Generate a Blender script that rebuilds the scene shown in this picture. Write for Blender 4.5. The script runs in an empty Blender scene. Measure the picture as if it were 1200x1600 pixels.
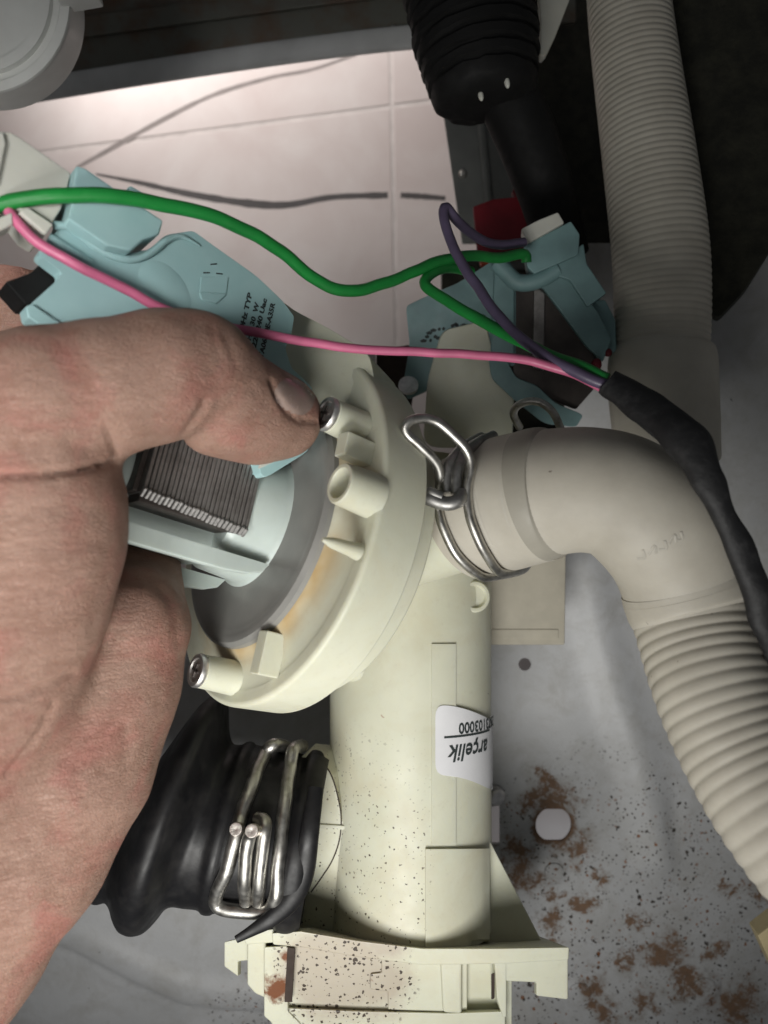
import bpy, bmesh, math, random
import numpy as np
from mathutils import Vector, Matrix, geometry, noise as mnoise
from mathutils.bvhtree import BVHTree
random.seed(4)
C = bpy.context.scene.collection
sc = bpy.context.scene
sc.unit_settings.system = 'METRIC'; sc.unit_settings.scale_length = 0.01     # 1 unit = 1 cm
R = math.radians

# ------------------------------------------------------------------ camera, world, lamps, exposure
CAMZ = 30.0
FPX = 1230.0
cd = bpy.data.cameras.new('camera'); cam = bpy.data.objects.new('camera', cd); C.objects.link(cam)
cam.location = (0, 0, CAMZ)
cd.sensor_fit = 'HORIZONTAL'; cd.sensor_width = 36.0; cd.lens = 36.0*FPX/1200.0
cd.clip_start = 0.5; cd.clip_end = 400
cd.dof.use_dof = True; cd.dof.focus_distance = 20.3; cd.dof.aperture_fstop = 0.19   # a pupil of about 1.5 mm in this scene's centimetres
sc.camera = cam

w = bpy.data.worlds.new('World'); sc.world = w; w.use_nodes = True
w.node_tree.nodes['Background'].inputs[0].default_value = (0.93, 0.96, 1.0, 1)
w.node_tree.nodes['Background'].inputs[1].default_value = 0.07

def area(name, loc, target, size, power, col, spread=180, size_y=None):
    ld = bpy.data.lights.new(name, 'AREA'); ld.energy = power; ld.color = col; ld.size = size
    if size_y: ld.shape = 'RECTANGLE'; ld.size_y = size_y
    ld.spread = R(spread)
    o = bpy.data.objects.new(name, ld); C.objects.link(o); o.location = loc
    o.rotation_euler = (Vector(target)-Vector(loc)).to_track_quat('-Z', 'Y').to_euler()
    return o
area('opening_light', (-3, -16, 28.5), (-2.8, -5.5, 9), 11, 2150, (1.0, 0.985, 0.945), 95)
area('opening_fill', (-10.5, -2, 36), (-7.5, 4, 12), 9, 380, (1.0, 0.985, 0.96), 32)
area('room_light', (-8, 31.5, -5), (-4, 24, -12), 26, 2500, (1.0, 0.92, 0.885), 130, 6)
area('under_plate_fill', (11.5, -21.5, -2), (9.3, -17, -12.2), 4, 150, (0.95, 0.97, 1.0), 150)  # unseen lamp added under the plate to brighten the floor behind its hole
sc.view_settings.view_transform = 'Standard'; sc.view_settings.look = 'None'
sc.view_settings.exposure = 0.0; sc.view_settings.gamma = 1.0
sc.render.engine = 'CYCLES'
sc.cycles.use_denoising = True
sc.cycles.max_bounces = 8

# ------------------------------------------------------------------ helpers
def P(px, py, d):
    return Vector(((px-600)*d/FPX, (800-py)*d/FPX, CAMZ-d))
def px_of(v):
    d = CAMZ - v[2]
    return 600+v[0]*FPX/d, 800-v[1]*FPX/d
class Plane:
    def __init__(s, p, n): s.p = Vector(p); s.n = Vector(n).normalized()
    def at(s, px, py, off=0.0):
        o = Vector((0, 0, CAMZ)); r = Vector(((px-600)/FPX, (800-py)/FPX, -1.0))
        t = ((s.p + s.n*off) - o).dot(s.n)/r.dot(s.n)
        return o + r*t
def zplane(d): return Plane((0, 0, CAMZ-d), (0, 0, 1))

def tag(o, label=None, cat=None, group=None, kind=None):
    if label: o['label'] = label
    if cat: o['category'] = cat
    if group: o['group'] = group
    if kind: o['kind'] = kind
    return o
def thing(name, label, cat, loc, group=None):
    o = bpy.data.objects.new(name, None); C.objects.link(o); o.location = loc
    o.empty_display_size = 0.5
    return tag(o, label, cat, group)
def root_loc(o):
    while o.parent: o = o.parent
    return Vector(o.location)
def mesh_from(name, verts, faces):
    me = bpy.data.meshes.new(name); me.from_pydata([tuple(v) for v in verts], [], faces); me.update(); return me
def link(name, vf, mat, parent=None, smooth=40, fix=True):
    """one mesh object from (verts, faces) in world coordinates"""
    verts, faces = vf
    off = root_loc(parent) if parent else Vector((0, 0, 0))
    me = mesh_from(name, [Vector(v)-off for v in verts], faces)
    if fix:
        bm = bmesh.new(); bm.from_mesh(me); bmesh.ops.recalc_face_normals(bm, faces=bm.faces); bm.to_mesh(me); bm.free()
    if smooth:
        me.shade_smooth()
        me.set_sharp_from_angle(angle=R(smooth))
    me.materials.append(mat)
    o = bpy.data.objects.new(name, me); C.objects.link(o)
    if parent: o.parent = parent
    if smooth and len(faces) < 6000:
        wn = o.modifiers.new('normals', 'WEIGHTED_NORMAL'); wn.keep_sharp = True; wn.weight = 80
    return o
def join(*vfs):
    V, F = [], []
    for v, f in vfs:
        b = len(V); V += [Vector(x) for x in v]; F += [tuple(i+b for i in q) for q in f]
    return V, F
def catmull(pts, n):
    pts = [np.array(p, float) for p in pts]
    P_ = [2*pts[0]-pts[1]] + pts + [2*pts[-1]-pts[-2]]
    fine = []
    for i in range(1, len(P_)-2):
        p0, p1, p2, p3 = P_[i-1], P_[i], P_[i+1], P_[i+2]
        for k in range(16):
            t = k/16
            fine.append(.5*((2*p1)+(-p0+p2)*t+(2*p0-5*p1+4*p2-p3)*t*t+(-p0+3*p1-3*p2+p3)*t**3))
    fine.append(pts[-1]); fine = np.array(fine)
    seg = np.linalg.norm(np.diff(fine[:, :3], axis=0), axis=1); s = np.concatenate([[0], np.cumsum(seg)])
    u = np.linspace(0, s[-1], n)
    return np.array([np.interp(u, s, fine[:, k]) for k in range(fine.shape[1])]).T, s[-1]
def rings_to_mesh(rings, cap=True, closed=False):
    n = len(rings[0]); V = [Vector(v) for r in rings for v in r]; F = []
    m = len(rings)
    for i in range(m if closed else m-1):
        a = i*n; b = ((i+1) % m)*n
        for j in range(n):
            k = (j+1) % n
            F.append((a+j, a+k, b+k, b+j))
    if cap and not closed:
        F.append(tuple(range(n-1, -1, -1))); F.append(tuple((m-1)*n+j for j in range(n)))
    return V, F
def sweep(path, radii, segs=24, cap=True, flat=1.0, flatdir=None):
    """tube along points (n,3) with radii (n)"""
    path = [Vector(p) for p in path]; n = len(path)
    T = [(path[min(i+1, n-1)]-path[max(i-1, 0)]).normalized() for i in range(n)]
    up = Vector(flatdir) if flatdir is not None else Vector((0.13, 0.21, 0.97))
    if abs(T[0].dot(up)) > .95: up = Vector((1, 0.1, 0))
    N = (up - T[0]*up.dot(T[0])).normalized()
    rings = []
    for i in range(n):
        N = (N - T[i]*N.dot(T[i])).normalized(); B = T[i].cross(N)
        r = radii[i]
        rings.append([path[i] + N*(r*flat*math.cos(2*math.pi*j/segs)) + B*(r*math.sin(2*math.pi*j/segs)) for j in range(segs)])
    return rings_to_mesh(rings, cap)
def tube_px(pts, n, segs=16, flat=1.0, cap=True, flatdir=None):
    """pts: (px, py, depth, radius in px)"""
    arr, L = catmull([tuple(P(*p[:3]))+(p[3]*p[2]/FPX,) for p in pts], n)
    return sweep(arr[:, :3], arr[:, 3], segs, cap, flat, flatdir)
def wire(pts, r, n=60, segs=12):
    arr, L = catmull([tuple(p) for p in pts], n)
    arr = [Vector(a[:3]) for a in arr]
    arr = [a+Vector((mnoise.noise(a*1.3), mnoise.noise(a*1.3+Vector((5, 1, 8))), 0))*r*.3 for a in arr]
    return sweep(arr, [r]*n, segs)
def frame(n):
    n = Vector(n).normalized()
    a = Vector((0, 0, 1)) if abs(n.z) < .9 else Vector((1, 0, 0))
    x = a.cross(n).normalized(); return x, n.cross(x), n
def lathe(prof, c, n, segs=96, cap=True):
    c = Vector(c); x, y, n = frame(n)
    rings = [[c + n*t + x*(r*math.cos(2*math.pi*j/segs)) + y*(r*math.sin(2*math.pi*j/segs)) for j in range(segs)] for t, r in prof]
    return rings_to_mesh(rings, cap)
def bevelled(V, F, bev, seg=2):
    bm = bmesh.new(); vs = [bm.verts.new(v) for v in V]
    for f in F: bm.faces.new([vs[i] for i in f])
    bmesh.ops.recalc_face_normals(bm, faces=bm.faces)
    if bev > 0:
        bmesh.ops.bevel(bm, geom=list(bm.edges), offset=bev, segments=seg, affect='EDGES', profile=.5, clamp_overlap=True)
    bm.verts.index_update()
    out = [v.co.copy() for v in bm.verts], [tuple(v.index for v in f.verts) for f in bm.faces]
    bm.free(); return out
def prism(top, n, thick, bev=0.04, seg=2):
    n = Vector(n).normalized(); k = len(top); top = [Vector(p) for p in top]
    V = top + [p - n*thick for p in top]
    F = [tuple(range(k)), tuple(range(2*k-1, k-1, -1))] + [(i, k+i, k+(i+1) % k, (i+1) % k) for i in range(k)]
    return bevelled(V, F, bev, seg)
def prism_px(poly, plane, thick, bev=0.04, off=0.0, seg=2):
    return prism([plane.at(x, y, off) for x, y in poly], plane.n, thick, bev, seg)
def smooth_poly(poly, rad=0.25, n=4):
    """round the corners of a pixel polygon"""
    out = []
    m = len(poly)
    for i in range(m):
        p0, p1, p2 = [np.array(poly[(i+k) % m], float) for k in (-1, 0, 1)]
        a = p1+(p0-p1)*rad; b = p1+(p2-p1)*rad
        for k in range(n+1):
            t = k/n; out.append(tuple((1-t)**2*a+2*t*(1-t)*p1+t*t*b))
    return out
def box(c, ax, ay, az, bev=0.05, seg=2):
    c, ax, ay, az = map(Vector, (c, ax, ay, az))
    V = [c+ax*i+ay*j+az*k for i in (-1, 1) for j in (-1, 1) for k in (-1, 1)]
    F = [(0, 1, 3, 2), (4, 6, 7, 5), (0, 4, 5, 1), (2, 3, 7, 6), (0, 2, 6, 4), (1, 5, 7, 3)]
    return bevelled(V, F, bev, seg)
def cyl(a, b, r0, r1=None, segs=28, bev=0.03):
    a, b = Vector(a), Vector(b); r1 = r0 if r1 is None else r1; L = (b-a).length
    return lathe([(0, r0-bev), (bev, r0), (L-bev, r1), (L, r1-bev)], a, b-a, segs)
def blob(c, ax, ay, az, segs=20, rings=12):
    c, ax, ay, az = map(Vector, (c, ax, ay, az)); rr = []
    for i in range(rings+1):
        th = math.pi*(i+.02)/(rings+.04)
        rr.append([c+az*math.cos(th)+(ax*math.cos(2*math.pi*j/segs)+ay*math.sin(2*math.pi*j/segs))*math.sin(th) for j in range(segs)])
    return rings_to_mesh(rr)
def bvh(*vfs):
    V, F = join(*vfs); return BVHTree.FromPolygons([tuple(v) for v in V], F)
def hit(px, py, tree, off=0.0, default=None):
    o = Vector((0, 0, CAMZ)); r = Vector(((px-600)/FPX, (800-py)/FPX, -1.0)).normalized()
    loc, nrm, i, dist = tree.ray_cast(o, r)
    if loc is None: return P(px, py, default) if default else None
    if nrm.dot(r) > 0: nrm = -nrm
    return loc + nrm*off
def text_mesh(s, size, bold=0.0, shear=0.0, depth=0.0):
    cu = bpy.data.curves.new('t', 'FONT'); cu.body = s; cu.size = size; cu.offset = bold; cu.shear = shear; cu.extrude = depth
    cu.resolution_u = 3
    o = bpy.data.objects.new('t', cu); C.objects.link(o)
    dg = bpy.context.evaluated_depsgraph_get(); me = bpy.data.meshes.new_from_object(o.evaluated_get(dg))
    V = [v.co.copy() for v in me.vertices]; F = [tuple(p.vertices) for p in me.polygons]
    bpy.data.objects.remove(o); bpy.data.meshes.remove(me); bpy.data.curves.remove(cu)
    return V, F

# ------------------------------------------------------------------ materials
class NT:
    def __init__(s, name):
        s.m = bpy.data.materials.new(name); s.m.use_nodes = True; s.t = s.m.node_tree
        s.bsdf = s.t.nodes['Principled BSDF']; s.co = s.n('ShaderNodeTexCoord').outputs['Object']
    def n(s, typ, **kw):
        o = s.t.nodes.new(typ)
        for k, v in kw.items(): setattr(o, k, v)
        return o
    def l(s, a, b): s.t.links.new(a, b)
    def setin(s, node, key, v):
        if hasattr(v, 'is_output'): s.l(v, node.inputs[key])
        else: node.inputs[key].default_value = v
    def noise(s, scale, detail=4, rough=.55, dist=0.0, vec=None):
        o = s.n('ShaderNodeTexNoise'); s.l(vec or s.co, o.inputs['Vector'])
        o.inputs['Scale'].default_value = scale; o.inputs['Detail'].default_value = detail
        o.inputs['Roughness'].default_value = rough; o.inputs['Distortion'].default_value = dist
        return o.outputs['Fac']
    def ramp(s, f, a, b, lo=0.0, hi=1.0):
        o = s.n('ShaderNodeMapRange'); s.l(f, o.inputs[0]) if hasattr(f, 'is_output') else None
        for k, v in zip((1, 2, 3, 4), (a, b, lo, hi)): s.setin(o, k, v)
        return o.outputs[0]
    def math(s, op, a, b=0.0):
        o = s.n('ShaderNodeMath', operation=op); s.setin(o, 0, a); s.setin(o, 1, b); o.inputs[2].default_value = .25; return o.outputs[0]
    def mix(s, f, a, b):
        o = s.n('ShaderNodeMix', data_type='RGBA'); s.setin(o, 0, f)
        for k, v in ((6, a), (7, b)):
            if hasattr(v, 'is_output'): s.l(v, o.inputs[k])
            else: o.inputs[k].default_value = tuple(v)+(1,) if len(v) == 3 else v
        return o.outputs[2]
    def sep(s, k):
        o = s.n('ShaderNodeSeparateXYZ'); s.l(s.co, o.inputs[0]); return o.outputs[k]
    def near(s, p, r0, r1):
        o = s.n('ShaderNodeVectorMath', operation='DISTANCE'); s.l(s.co, o.inputs[0]); o.inputs[1].default_value = tuple(p)
        return s.ramp(o.outputs['Value'], r0, r1, 1.0, 0.0)
    def warp(s, scale, amp):
        nz = s.n('ShaderNodeTexNoise'); s.l(s.co, nz.inputs['Vector']); nz.inputs['Scale'].default_value = scale; nz.inputs['Detail'].default_value = 9; nz.inputs['Roughness'].default_value = .72
        a = s.n('ShaderNodeVectorMath', operation='SUBTRACT'); s.l(nz.outputs['Color'], a.inputs[0]); a.inputs[1].default_value = (.5, .5, .5)
        b = s.n('ShaderNodeVectorMath', operation='MULTIPLY_ADD'); s.l(a.outputs[0], b.inputs[0]); b.inputs[1].default_value = (amp, amp, 0); s.l(s.co, b.inputs[2])
        return b.outputs[0]
    def specks(s, scale, size, keep, vec=None, jitter=0.08):
        """round flecks of random size; keep = share of cells with a fleck"""
        nz = s.n('ShaderNodeTexNoise'); s.l(s.co, nz.inputs['Vector']); nz.inputs['Scale'].default_value = scale*2.2
        add = s.n('ShaderNodeVectorMath', operation='MULTIPLY_ADD'); s.l(nz.outputs['Color'], add.inputs[0])
        add.inputs[1].default_value = (jitter*5/scale*2,)*3; s.l(s.co, add.inputs[2])
        v = s.n('ShaderNodeTexVoronoi'); s.l(add.outputs[0], v.inputs['Vector']); v.inputs['Scale'].default_value = scale
        sx = s.n('ShaderNodeSeparateColor'); s.l(v.outputs['Color'], sx.inputs[0])
        on = s.ramp(sx.outputs[0], 1-keep, 1.0, 0.0, 1.0)
        rad = s.math('MULTIPLY', s.math('MULTIPLY_ADD', s.math('POWER', on, 1.5), .75), size)
        d = s.math('SUBTRACT', rad, v.outputs['Distance'])
        return s.math('MULTIPLY', s.ramp(d, 0.0, 0.03, 0.0, 1.0), s.math('GREATER_THAN', on, 0.001))
    def out(s, col, rough=.5, metal=0.0, bump=None, bstr=.2, bdist=.02, sss=0, sssr=(.4, .3, .2), spec=.5, coat=0):
        b = s.bsdf
        if hasattr(col, 'is_output'): s.l(col, b.inputs['Base Color'])
        else: b.inputs['Base Color'].default_value = tuple(col)+(1,)
        s.setin(b, 'Roughness', rough); s.setin(b, 'Metallic', metal)
        b.inputs['Specular IOR Level'].default_value = spec
        if sss: b.inputs['Subsurface Weight'].default_value = sss; b.inputs['Subsurface Radius'].default_value = sssr; b.inputs['Subsurface Scale'].default_value = 1.0
        if coat: b.inputs['Coat Weight'].default_value = coat
        if bump is not None:
            o = s.n('ShaderNodeBump'); o.inputs['Strength'].default_value = bstr; o.inputs['Distance'].default_value = bdist
            s.l(bump, o.inputs['Height']); s.l(o.outputs[0], b.inputs['Normal'])
        return s.m
def sc_(c, k): return tuple(min(1, x*k) for x in c)
def simple(name, col, rough=.5, metal=0, var=.12, scale=1.2, bstr=.15, bscale=30, sss=0, spec=.5, sssr=(.3, .25, .15), flecks=0.0, fleckcol=(.05, .03, .02), bdist=.01):
    t = NT(name)
    c = t.mix(t.ramp(t.noise(scale, 5), .3, .7), sc_(col, 1-var), sc_(col, 1+var))
    if flecks: c = t.mix(t.math('MULTIPLY', t.specks(2.2, .16, flecks), .8), c, fleckcol)
    rg = t.ramp(t.noise(scale*3, 4), .3, .7, max(.02, rough-.08), min(1, rough+.08))
    return t.out(c, rg, metal, t.noise(bscale, 3), bstr, bdist, sss, sssr, spec)

CREAM = (.60, .61, .485)
def cream_mat(name, dirt):
    t = NT(name)
    c = t.mix(t.ramp(t.noise(.5, 5), .3, .7), sc_(CREAM, .93), sc_((.60, .60, .485), 1.04))
    c = t.mix(t.math('MULTIPLY', t.ramp(t.noise(.38, 7, .68, .7), .46, .68), .5), c, (.54, .50, .36))
    c = t.mix(t.math('MULTIPLY', t.ramp(t.noise(3.5, 8, .75), .56, .75), .28), c, (.40, .36, .26))
    for f in dirt: c = f(t, c)
    return t.out(c, t.ramp(t.noise(2.5, 4), .3, .7, .38, .55), 0, t.noise(14, 4), .12, .012, .22, (.45, .40, .22), .4)
M = {}
M['tile'] = (lambda t: t.out(t.mix(t.ramp(t.noise(.22, 6, .6, .4), .35, .68), (.58, .515, .495), (.66, .62, .60)), .35, 0, t.noise(3, 4), .05, .02))(NT('glazed_tile'))
M['grout'] = simple('grout', (.60, .56, .54), .9)
M['vein'] = simple('dark_line', (.07, .065, .065), .7)
M['veinpale'] = simple('pale_line', (.25, .225, .215), .7)
M['dark_metal'] = (lambda t: t.out(t.mix(t.ramp(t.noise(.5, 6, .6), .45, .68), (.11, .11, .092), (.095, .05, .028)), .5, .35, t.noise(6, 4), .2, .03))(NT('dark_painted_steel'))
M['grey_metal'] = simple('grey_painted_steel', (.52, .525, .52), .6, 0, .12, .6)
M['bracket_metal'] = simple('galvanised_steel', (.16, .165, .155), .5, .5, .15, .7)
M['felt'] = (lambda t: t.out(t.mix(t.ramp(t.noise(1.4, 8, .7), .4, .7), (.012, .012, .008), (.035, .034, .022)), .95, 0, t.noise(7, 6, .7), .6, .08))(NT('dark_felt'))
M['black'] = simple('black_plastic', (.006, .006, .006), .7, 0, .3, spec=.25)
M['rubber'] = (lambda t: t.out(t.mix(t.ramp(t.noise(1.5, 6, .65), .45, .75), (.007, .007, .008), (.02, .019, .019)), t.ramp(t.noise(2, 5), .3, .7, .34, .55), 0, t.noise(9, 5), .12, .02, spec=.3))(NT('black_rubber'))
M['tape'] = (lambda t: t.out(t.mix(t.ramp(t.noise(3, 6, .65), .5, .75), (.012, .012, .013), (.035, .035, .036)), .62, 0, t.noise(5, 5), .5, .04))(NT('black_tape'))
M['white_plastic'] = simple('white_plastic', (.56, .56, .50), .45, 0, .08, 1, sss=.1, flecks=.03)
M['tub'] = simple('grey_white_tub_plastic', (.72, .73, .70), .45, 0, .06, 1)
M['hose'] = (lambda t: t.out(t.mix(t.math('MULTIPLY', t.specks(2.6, .12, .22), .7), t.mix(t.ramp(t.noise(.7, 6, .6), .3, .72), (.43, .40, .34), (.535, .505, .435)), (.12, .09, .07)), .55, 0, t.noise(12, 5), .15, .015, .12, (.3, .25, .18), .35))(NT('off_white_hose'))
M['hoseband'] = simple('hose_band', (.34, .32, .27), .55, 0, .08, 1)
M['steel'] = (lambda t: t.out(t.mix(t.ramp(t.noise(3, 6, .65), .45, .7), (.50, .49, .46), (.28, .265, .24)), t.ramp(t.noise(4, 5), .3, .7, .30, .5), 1.0, t.noise(18, 4), .12, .01))(NT('spring_steel'))
M['screw'] = simple('screw_steel', (.72, .70, .68), .45, 1.0, .25, 4)
M['screw2'] = simple('dull_spring_steel', (.34, .335, .325), .5, 1.0, .2, 4)
M['cut'] = simple('cut_wire_end', (.95, .82, .76), .35, 1.0, .2, 12, .6, 40)
M['teal'] = (lambda t: t.out(t.mix(t.ramp(t.noise(1.1, 5), .3, .7), (.30, .475, .485), (.345, .52, .525)), .42, 0, t.noise(16, 4), .08, .01, .08, (.2, .25, .25)))(NT('pale_teal_plastic'))
M['teal_shaded'] = simple('teal_plastic_shaded', (.17, .285, .29), .5, 0, .15)  # same teal plastic as the held pump, colour darkened to stand for shade
M['coil'] = simple('pale_grey_plastic', (.44, .50, .47), .4, 0, .07, 1, sss=.15)
M['disc'] = (lambda t: t.out(t.mix(t.ramp(t.noise(.8, 5), .3, .7), (.185, .185, .175), (.24, .235, .22)), .3, 0, t.noise(20, 3), .05, .01))(NT('smoky_plastic'))
M['lam'] = (lambda t: t.out(t.mix(t.ramp(t.noise(2.2, 6, .7), .4, .7), (.25, .238, .228), (.15, .138, .13)), .45, .7, t.noise(15, 4), .2, .01))(NT('lamination_steel'))
M['lamedge'] = simple('glint_edge_steel', (.40, .39, .38), .5, 1.0, .2, 8)  # chamfered sheet edges in a lighter steel, their glint partly put into colour
M['lamdark'] = simple('core_dark_steel', (.055, .045, .04), .5, .4, .25, 2)
M['red'] = simple('red_plastic', (.14, .006, .012), .5, 0, .2)
M['orange'] = simple('orange_plastic', (.45, .07, .02), .5)
M['wgreen'] = simple('green_wire', (.010, .20, .035), .42, 0, .15, 2)
M['wpink'] = simple('pink_wire', (.52, .125, .23), .45, 0, .12, 2)
M['wpurple'] = simple('purple_wire', (.085, .065, .115), .45, 0, .15, 2)
M['ink'] = simple('print_ink', (.025, .035, .035), .7, 0, .2)
M['sticker'] = simple('white_label_paper', (.70, .70, .72), .5, 0, .04, 1)
M['beige'] = simple('beige_block', (.40, .37, .30), .7, 0, .1)
M['wood'] = simple('pale_yellow_plastic', (.62, .52, .30), .6)
M['brown'] = simple('dark_brown_matte', (.035, .022, .016), .8)
M['nail'] = simple('nail', (.33, .245, .21), .22, 0, .1, 2, .1, 20, .25)
def skin():
    t = NT('skin')
    a = t.mix(t.ramp(t.noise(.55, 5, .6, .3), .32, .68), (.285, .166, .126), (.335, .212, .163))
    a = t.mix(t.math('MULTIPLY', t.ramp(t.noise(.8, 4, .6, .5), .48, .68), .6), a, (.315, .115, .095))
    a = t.mix(t.math('MULTIPLY', t.ramp(t.noise(2.3, 6, .7), .48, .72), .5), a, (.20, .105, .07))
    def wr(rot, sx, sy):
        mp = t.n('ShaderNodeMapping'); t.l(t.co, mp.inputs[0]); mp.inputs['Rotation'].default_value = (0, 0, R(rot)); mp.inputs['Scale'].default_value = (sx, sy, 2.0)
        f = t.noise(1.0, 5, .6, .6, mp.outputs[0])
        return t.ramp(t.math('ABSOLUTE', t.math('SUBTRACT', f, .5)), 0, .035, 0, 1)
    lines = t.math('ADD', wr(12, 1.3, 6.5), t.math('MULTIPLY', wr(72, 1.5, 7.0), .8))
    v = t.n('ShaderNodeTexVoronoi', feature='DISTANCE_TO_EDGE'); t.l(t.co, v.inputs['Vector']); v.inputs['Scale'].default_value = 11
    h = t.math('ADD', t.math('MULTIPLY', t.ramp(v.outputs['Distance'], 0, .12), .4), t.math('ADD', t.math('MULTIPLY', lines, .45), t.noise(7, 8, .7)))
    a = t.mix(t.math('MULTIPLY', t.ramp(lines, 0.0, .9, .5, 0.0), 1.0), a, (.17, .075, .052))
    return t.out(a, t.ramp(t.noise(3, 4), .3, .7, .48, .66), 0, h, .62, .035, .13, (.30, .11, .06), .35)
M['skin'] = skin()
# ================================================================== THE SETTING
# tile floor, well below the machine
FD = 42.0
def fl(px, py, dz=0): return P(px, py, FD) + Vector((0, 0, dz))
floor = link('tile_floor', box(fl(500, 900, -.33), (60, 0, 0), (0, 60, 0), (0, 0, .3), 0), M['grout'], None, 0)
tag(floor, 'pink beige glazed tile floor beneath the machine', None, None, 'structure')
A = Vector((math.cos(R(7.5)), math.sin(R(7.5)), 0)); Bv = Vector((-math.sin(R(1.2)), math.cos(R(1.2)), 0))
X0 = fl(612, 166); TS = 26.0
for i in range(-2, 2):
    for j in range(-3, 2):
        c = X0 + A*((i+.5)*TS) + Bv*((j+.5)*TS) + Vector((0, 0, -.16))
        tl = link('tile', box(c, A*(TS/2-.11), Bv*(TS/2-.11), (0, 0, .16), .03), M['tile'], floor)
def streak(name, pts, half, mat, d=FD):
    v, f = [], []
    arr, L = catmull([tuple(fl(*p[:2], .006))+(p[2],) for p in pts], 60)
    for i, a in enumerate(arr):
        q = Vector(arr[min(i+1, 59)][:3])-Vector(arr[max(i-1, 0)][:3]); s = Vector((-q.y, q.x, 0)).normalized()
        wdt = half*a[3]*(1+.35*mnoise.noise(Vector((i*.4, 3.1, 0))))
        v += [Vector(a[:3])+s*wdt, Vector(a[:3])-s*wdt, Vector(a[:3])+s*wdt-Vector((0, 0, .005)), Vector(a[:3])-s*wdt-Vector((0, 0, .005))]
    for i in range(59):
        b = i*4; f += [(b, b+1, b+5, b+4), (b+1, b+3, b+7, b+5), (b+2, b, b+4, b+6)]
    return link(name, (v, f), mat, floor, 30)
streak('dark_vein', [(150, 272, .3), (220, 286, .7), (300, 304, 1), (390, 318, 1.2), (450, 320, 1.1), (520, 308, .9), (606, 305, 1)], .17, M['vein'])
streak('dark_vein', [(626, 305, 1), (660, 307, 1), (696, 310, .8)], .15, M['vein'])
streak('pale_vein', [(120, 262, .6), (160, 240, 1), (240, 195, 1), (330, 150, .9), (420, 122, .8), (490, 108, .7), (570, 80, .6)], .13, M['veinpale'])

# machine base plate with holes, ridge and rusted skin
PD = 29.0
def seg_dist(p, a, b):
    p, a, b = np.array(p), np.array(a, float), np.array(b, float)
    t = np.clip(np.dot(p-a, b-a)/np.dot(b-a, b-a), 0, 1); q = a+(b-a)*t
    d = np.linalg.norm(p-q); s = (b-a)[0]*(p-a)[1]-(b-a)[1]*(p-a)[0]
    return d, s
def line_dist(p, pts):
    best = (1e9, 0)
    for a, b in zip(pts[:-1], pts[1:]):
        r = seg_dist(p, a, b)
        if r[0] < best[0]: best = r
    return best
sm = lambda x: (lambda t: t*t*(3-2*t))(min(1, max(0, x)))
RIDGE = [(915, 880), (940, 1000), (965, 1090), (1000, 1190), (1030, 1340)]
GROOVE = [(-200, 1470), (50, 1484), (95, 1492), (150, 1520), (210, 1552), (280, 1582), (350, 1592), (520, 1596), (800, 1640)]
def plate_z(px, py):
    z = 0.0
    d, s = line_dist((px, py), RIDGE)
    z += .36*math.exp(-(d/32)**2)
    d2 = math.hypot(px-1050, py-1290); z -= .10*math.exp(-((px-1052)/14)**2-((py-1290)/60)**2)
    if py > 1350 and px < 900:
        d, s = line_dist((px, py), GROOVE)
        sd = d if s > 0 else -d
        z += -.55*sm((sd+26)/52) - .18*math.exp(-(sd/9)**2) + .14*math.exp(-((sd+42)/16)**2)
    if px > 1120: z += 2.4*((px-1120)/100)**2*sm((1150-py)/400)
    for cx, cy, r in ((865, 1362, 17), (905, 1552, 22), (1100, 1545, 24)):
        q = math.hypot(px-cx, py-cy); z += .06*sm((r+4-q)/8) - .05*math.exp(-((q-r-6)/4)**2)
    return z
def loop_circle(cx, cy, r, n=28, flat=None):
    o = []
    for i in range(n):
        a = 2*math.pi*i/n; x, y = r*math.cos(a), r*math.sin(a)
        if flat: y = max(-flat, min(flat, y))
        o.append((cx+x, cy+y))
    return o
outer = [(-420, 1040), (300, 1010), (560, 830), (880, 720), (890, 380), (1420, 380), (1420, 1900), (-420, 1900)]
outer_d = []
for a, b in zip(outer, outer[1:]+outer[:1]):
    k = max(1, int(math.dist(a, b)/24))
    outer_d += [(a[0]+(b[0]-a[0])*i/k, a[1]+(b[1]-a[1])*i/k) for i in range(k)]
holes = [loop_circle(865, 1289, 28, 36, 25), loop_circle(820, 1038, 10, 16), [(764, 1262), (781, 1257), (781, 1318), (764, 1318)],
         ]
pts, edges = [], []
def add_loop(lp):
    b = len(pts); n = len(lp); pts.extend(lp); edges.extend((b+i, b+(i+1) % n) for i in range(n))
add_loop(outer_d)
for h in holes: add_loop(h)
def inside(p, poly):
    c = False; n = len(poly); j = n-1
    for i in range(n):
        if (poly[i][1] > p[1]) != (poly[j][1] > p[1]) and p[0] < (poly[j][0]-poly[i][0])*(p[1]-poly[i][1])/(poly[j][1]-poly[i][1])+poly[i][0]: c = not c
        j = i
    return c
gx = -400
while gx < 1410:
    gy = 400
    while gy < 1890:
        fine = (0 <= gx <= 1200 and 850 <= gy <= 1640)
        st = 8 if fine else 24
        if inside((gx, gy), outer) and not any(inside((gx, gy), h) for h in holes): pts.append((gx+random.uniform(-1, 1), gy+random.uniform(-1, 1)))
        gy += st
    gx += 8 if 0 <= gx <= 1200 else 24
res = geometry.delaunay_2d_cdt([Vector(p) for p in pts], edges, [], 0, 1e-4)
pv = res[0]; tris = []
for f in res[2]:
    c = (sum(pv[i].x for i in f)/3, sum(pv[i].y for i in f)/3)
    if inside(c, outer) and not any(inside(c, h) for h in holes): tris.append(tuple(f))
PV = [P(p.x, p.y, PD)+Vector((0, 0, plate_z(p.x, p.y))) for p in pv]
nb = len(PV); PVb = [p-Vector((0, 0, .12)) for p in PV]
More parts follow.
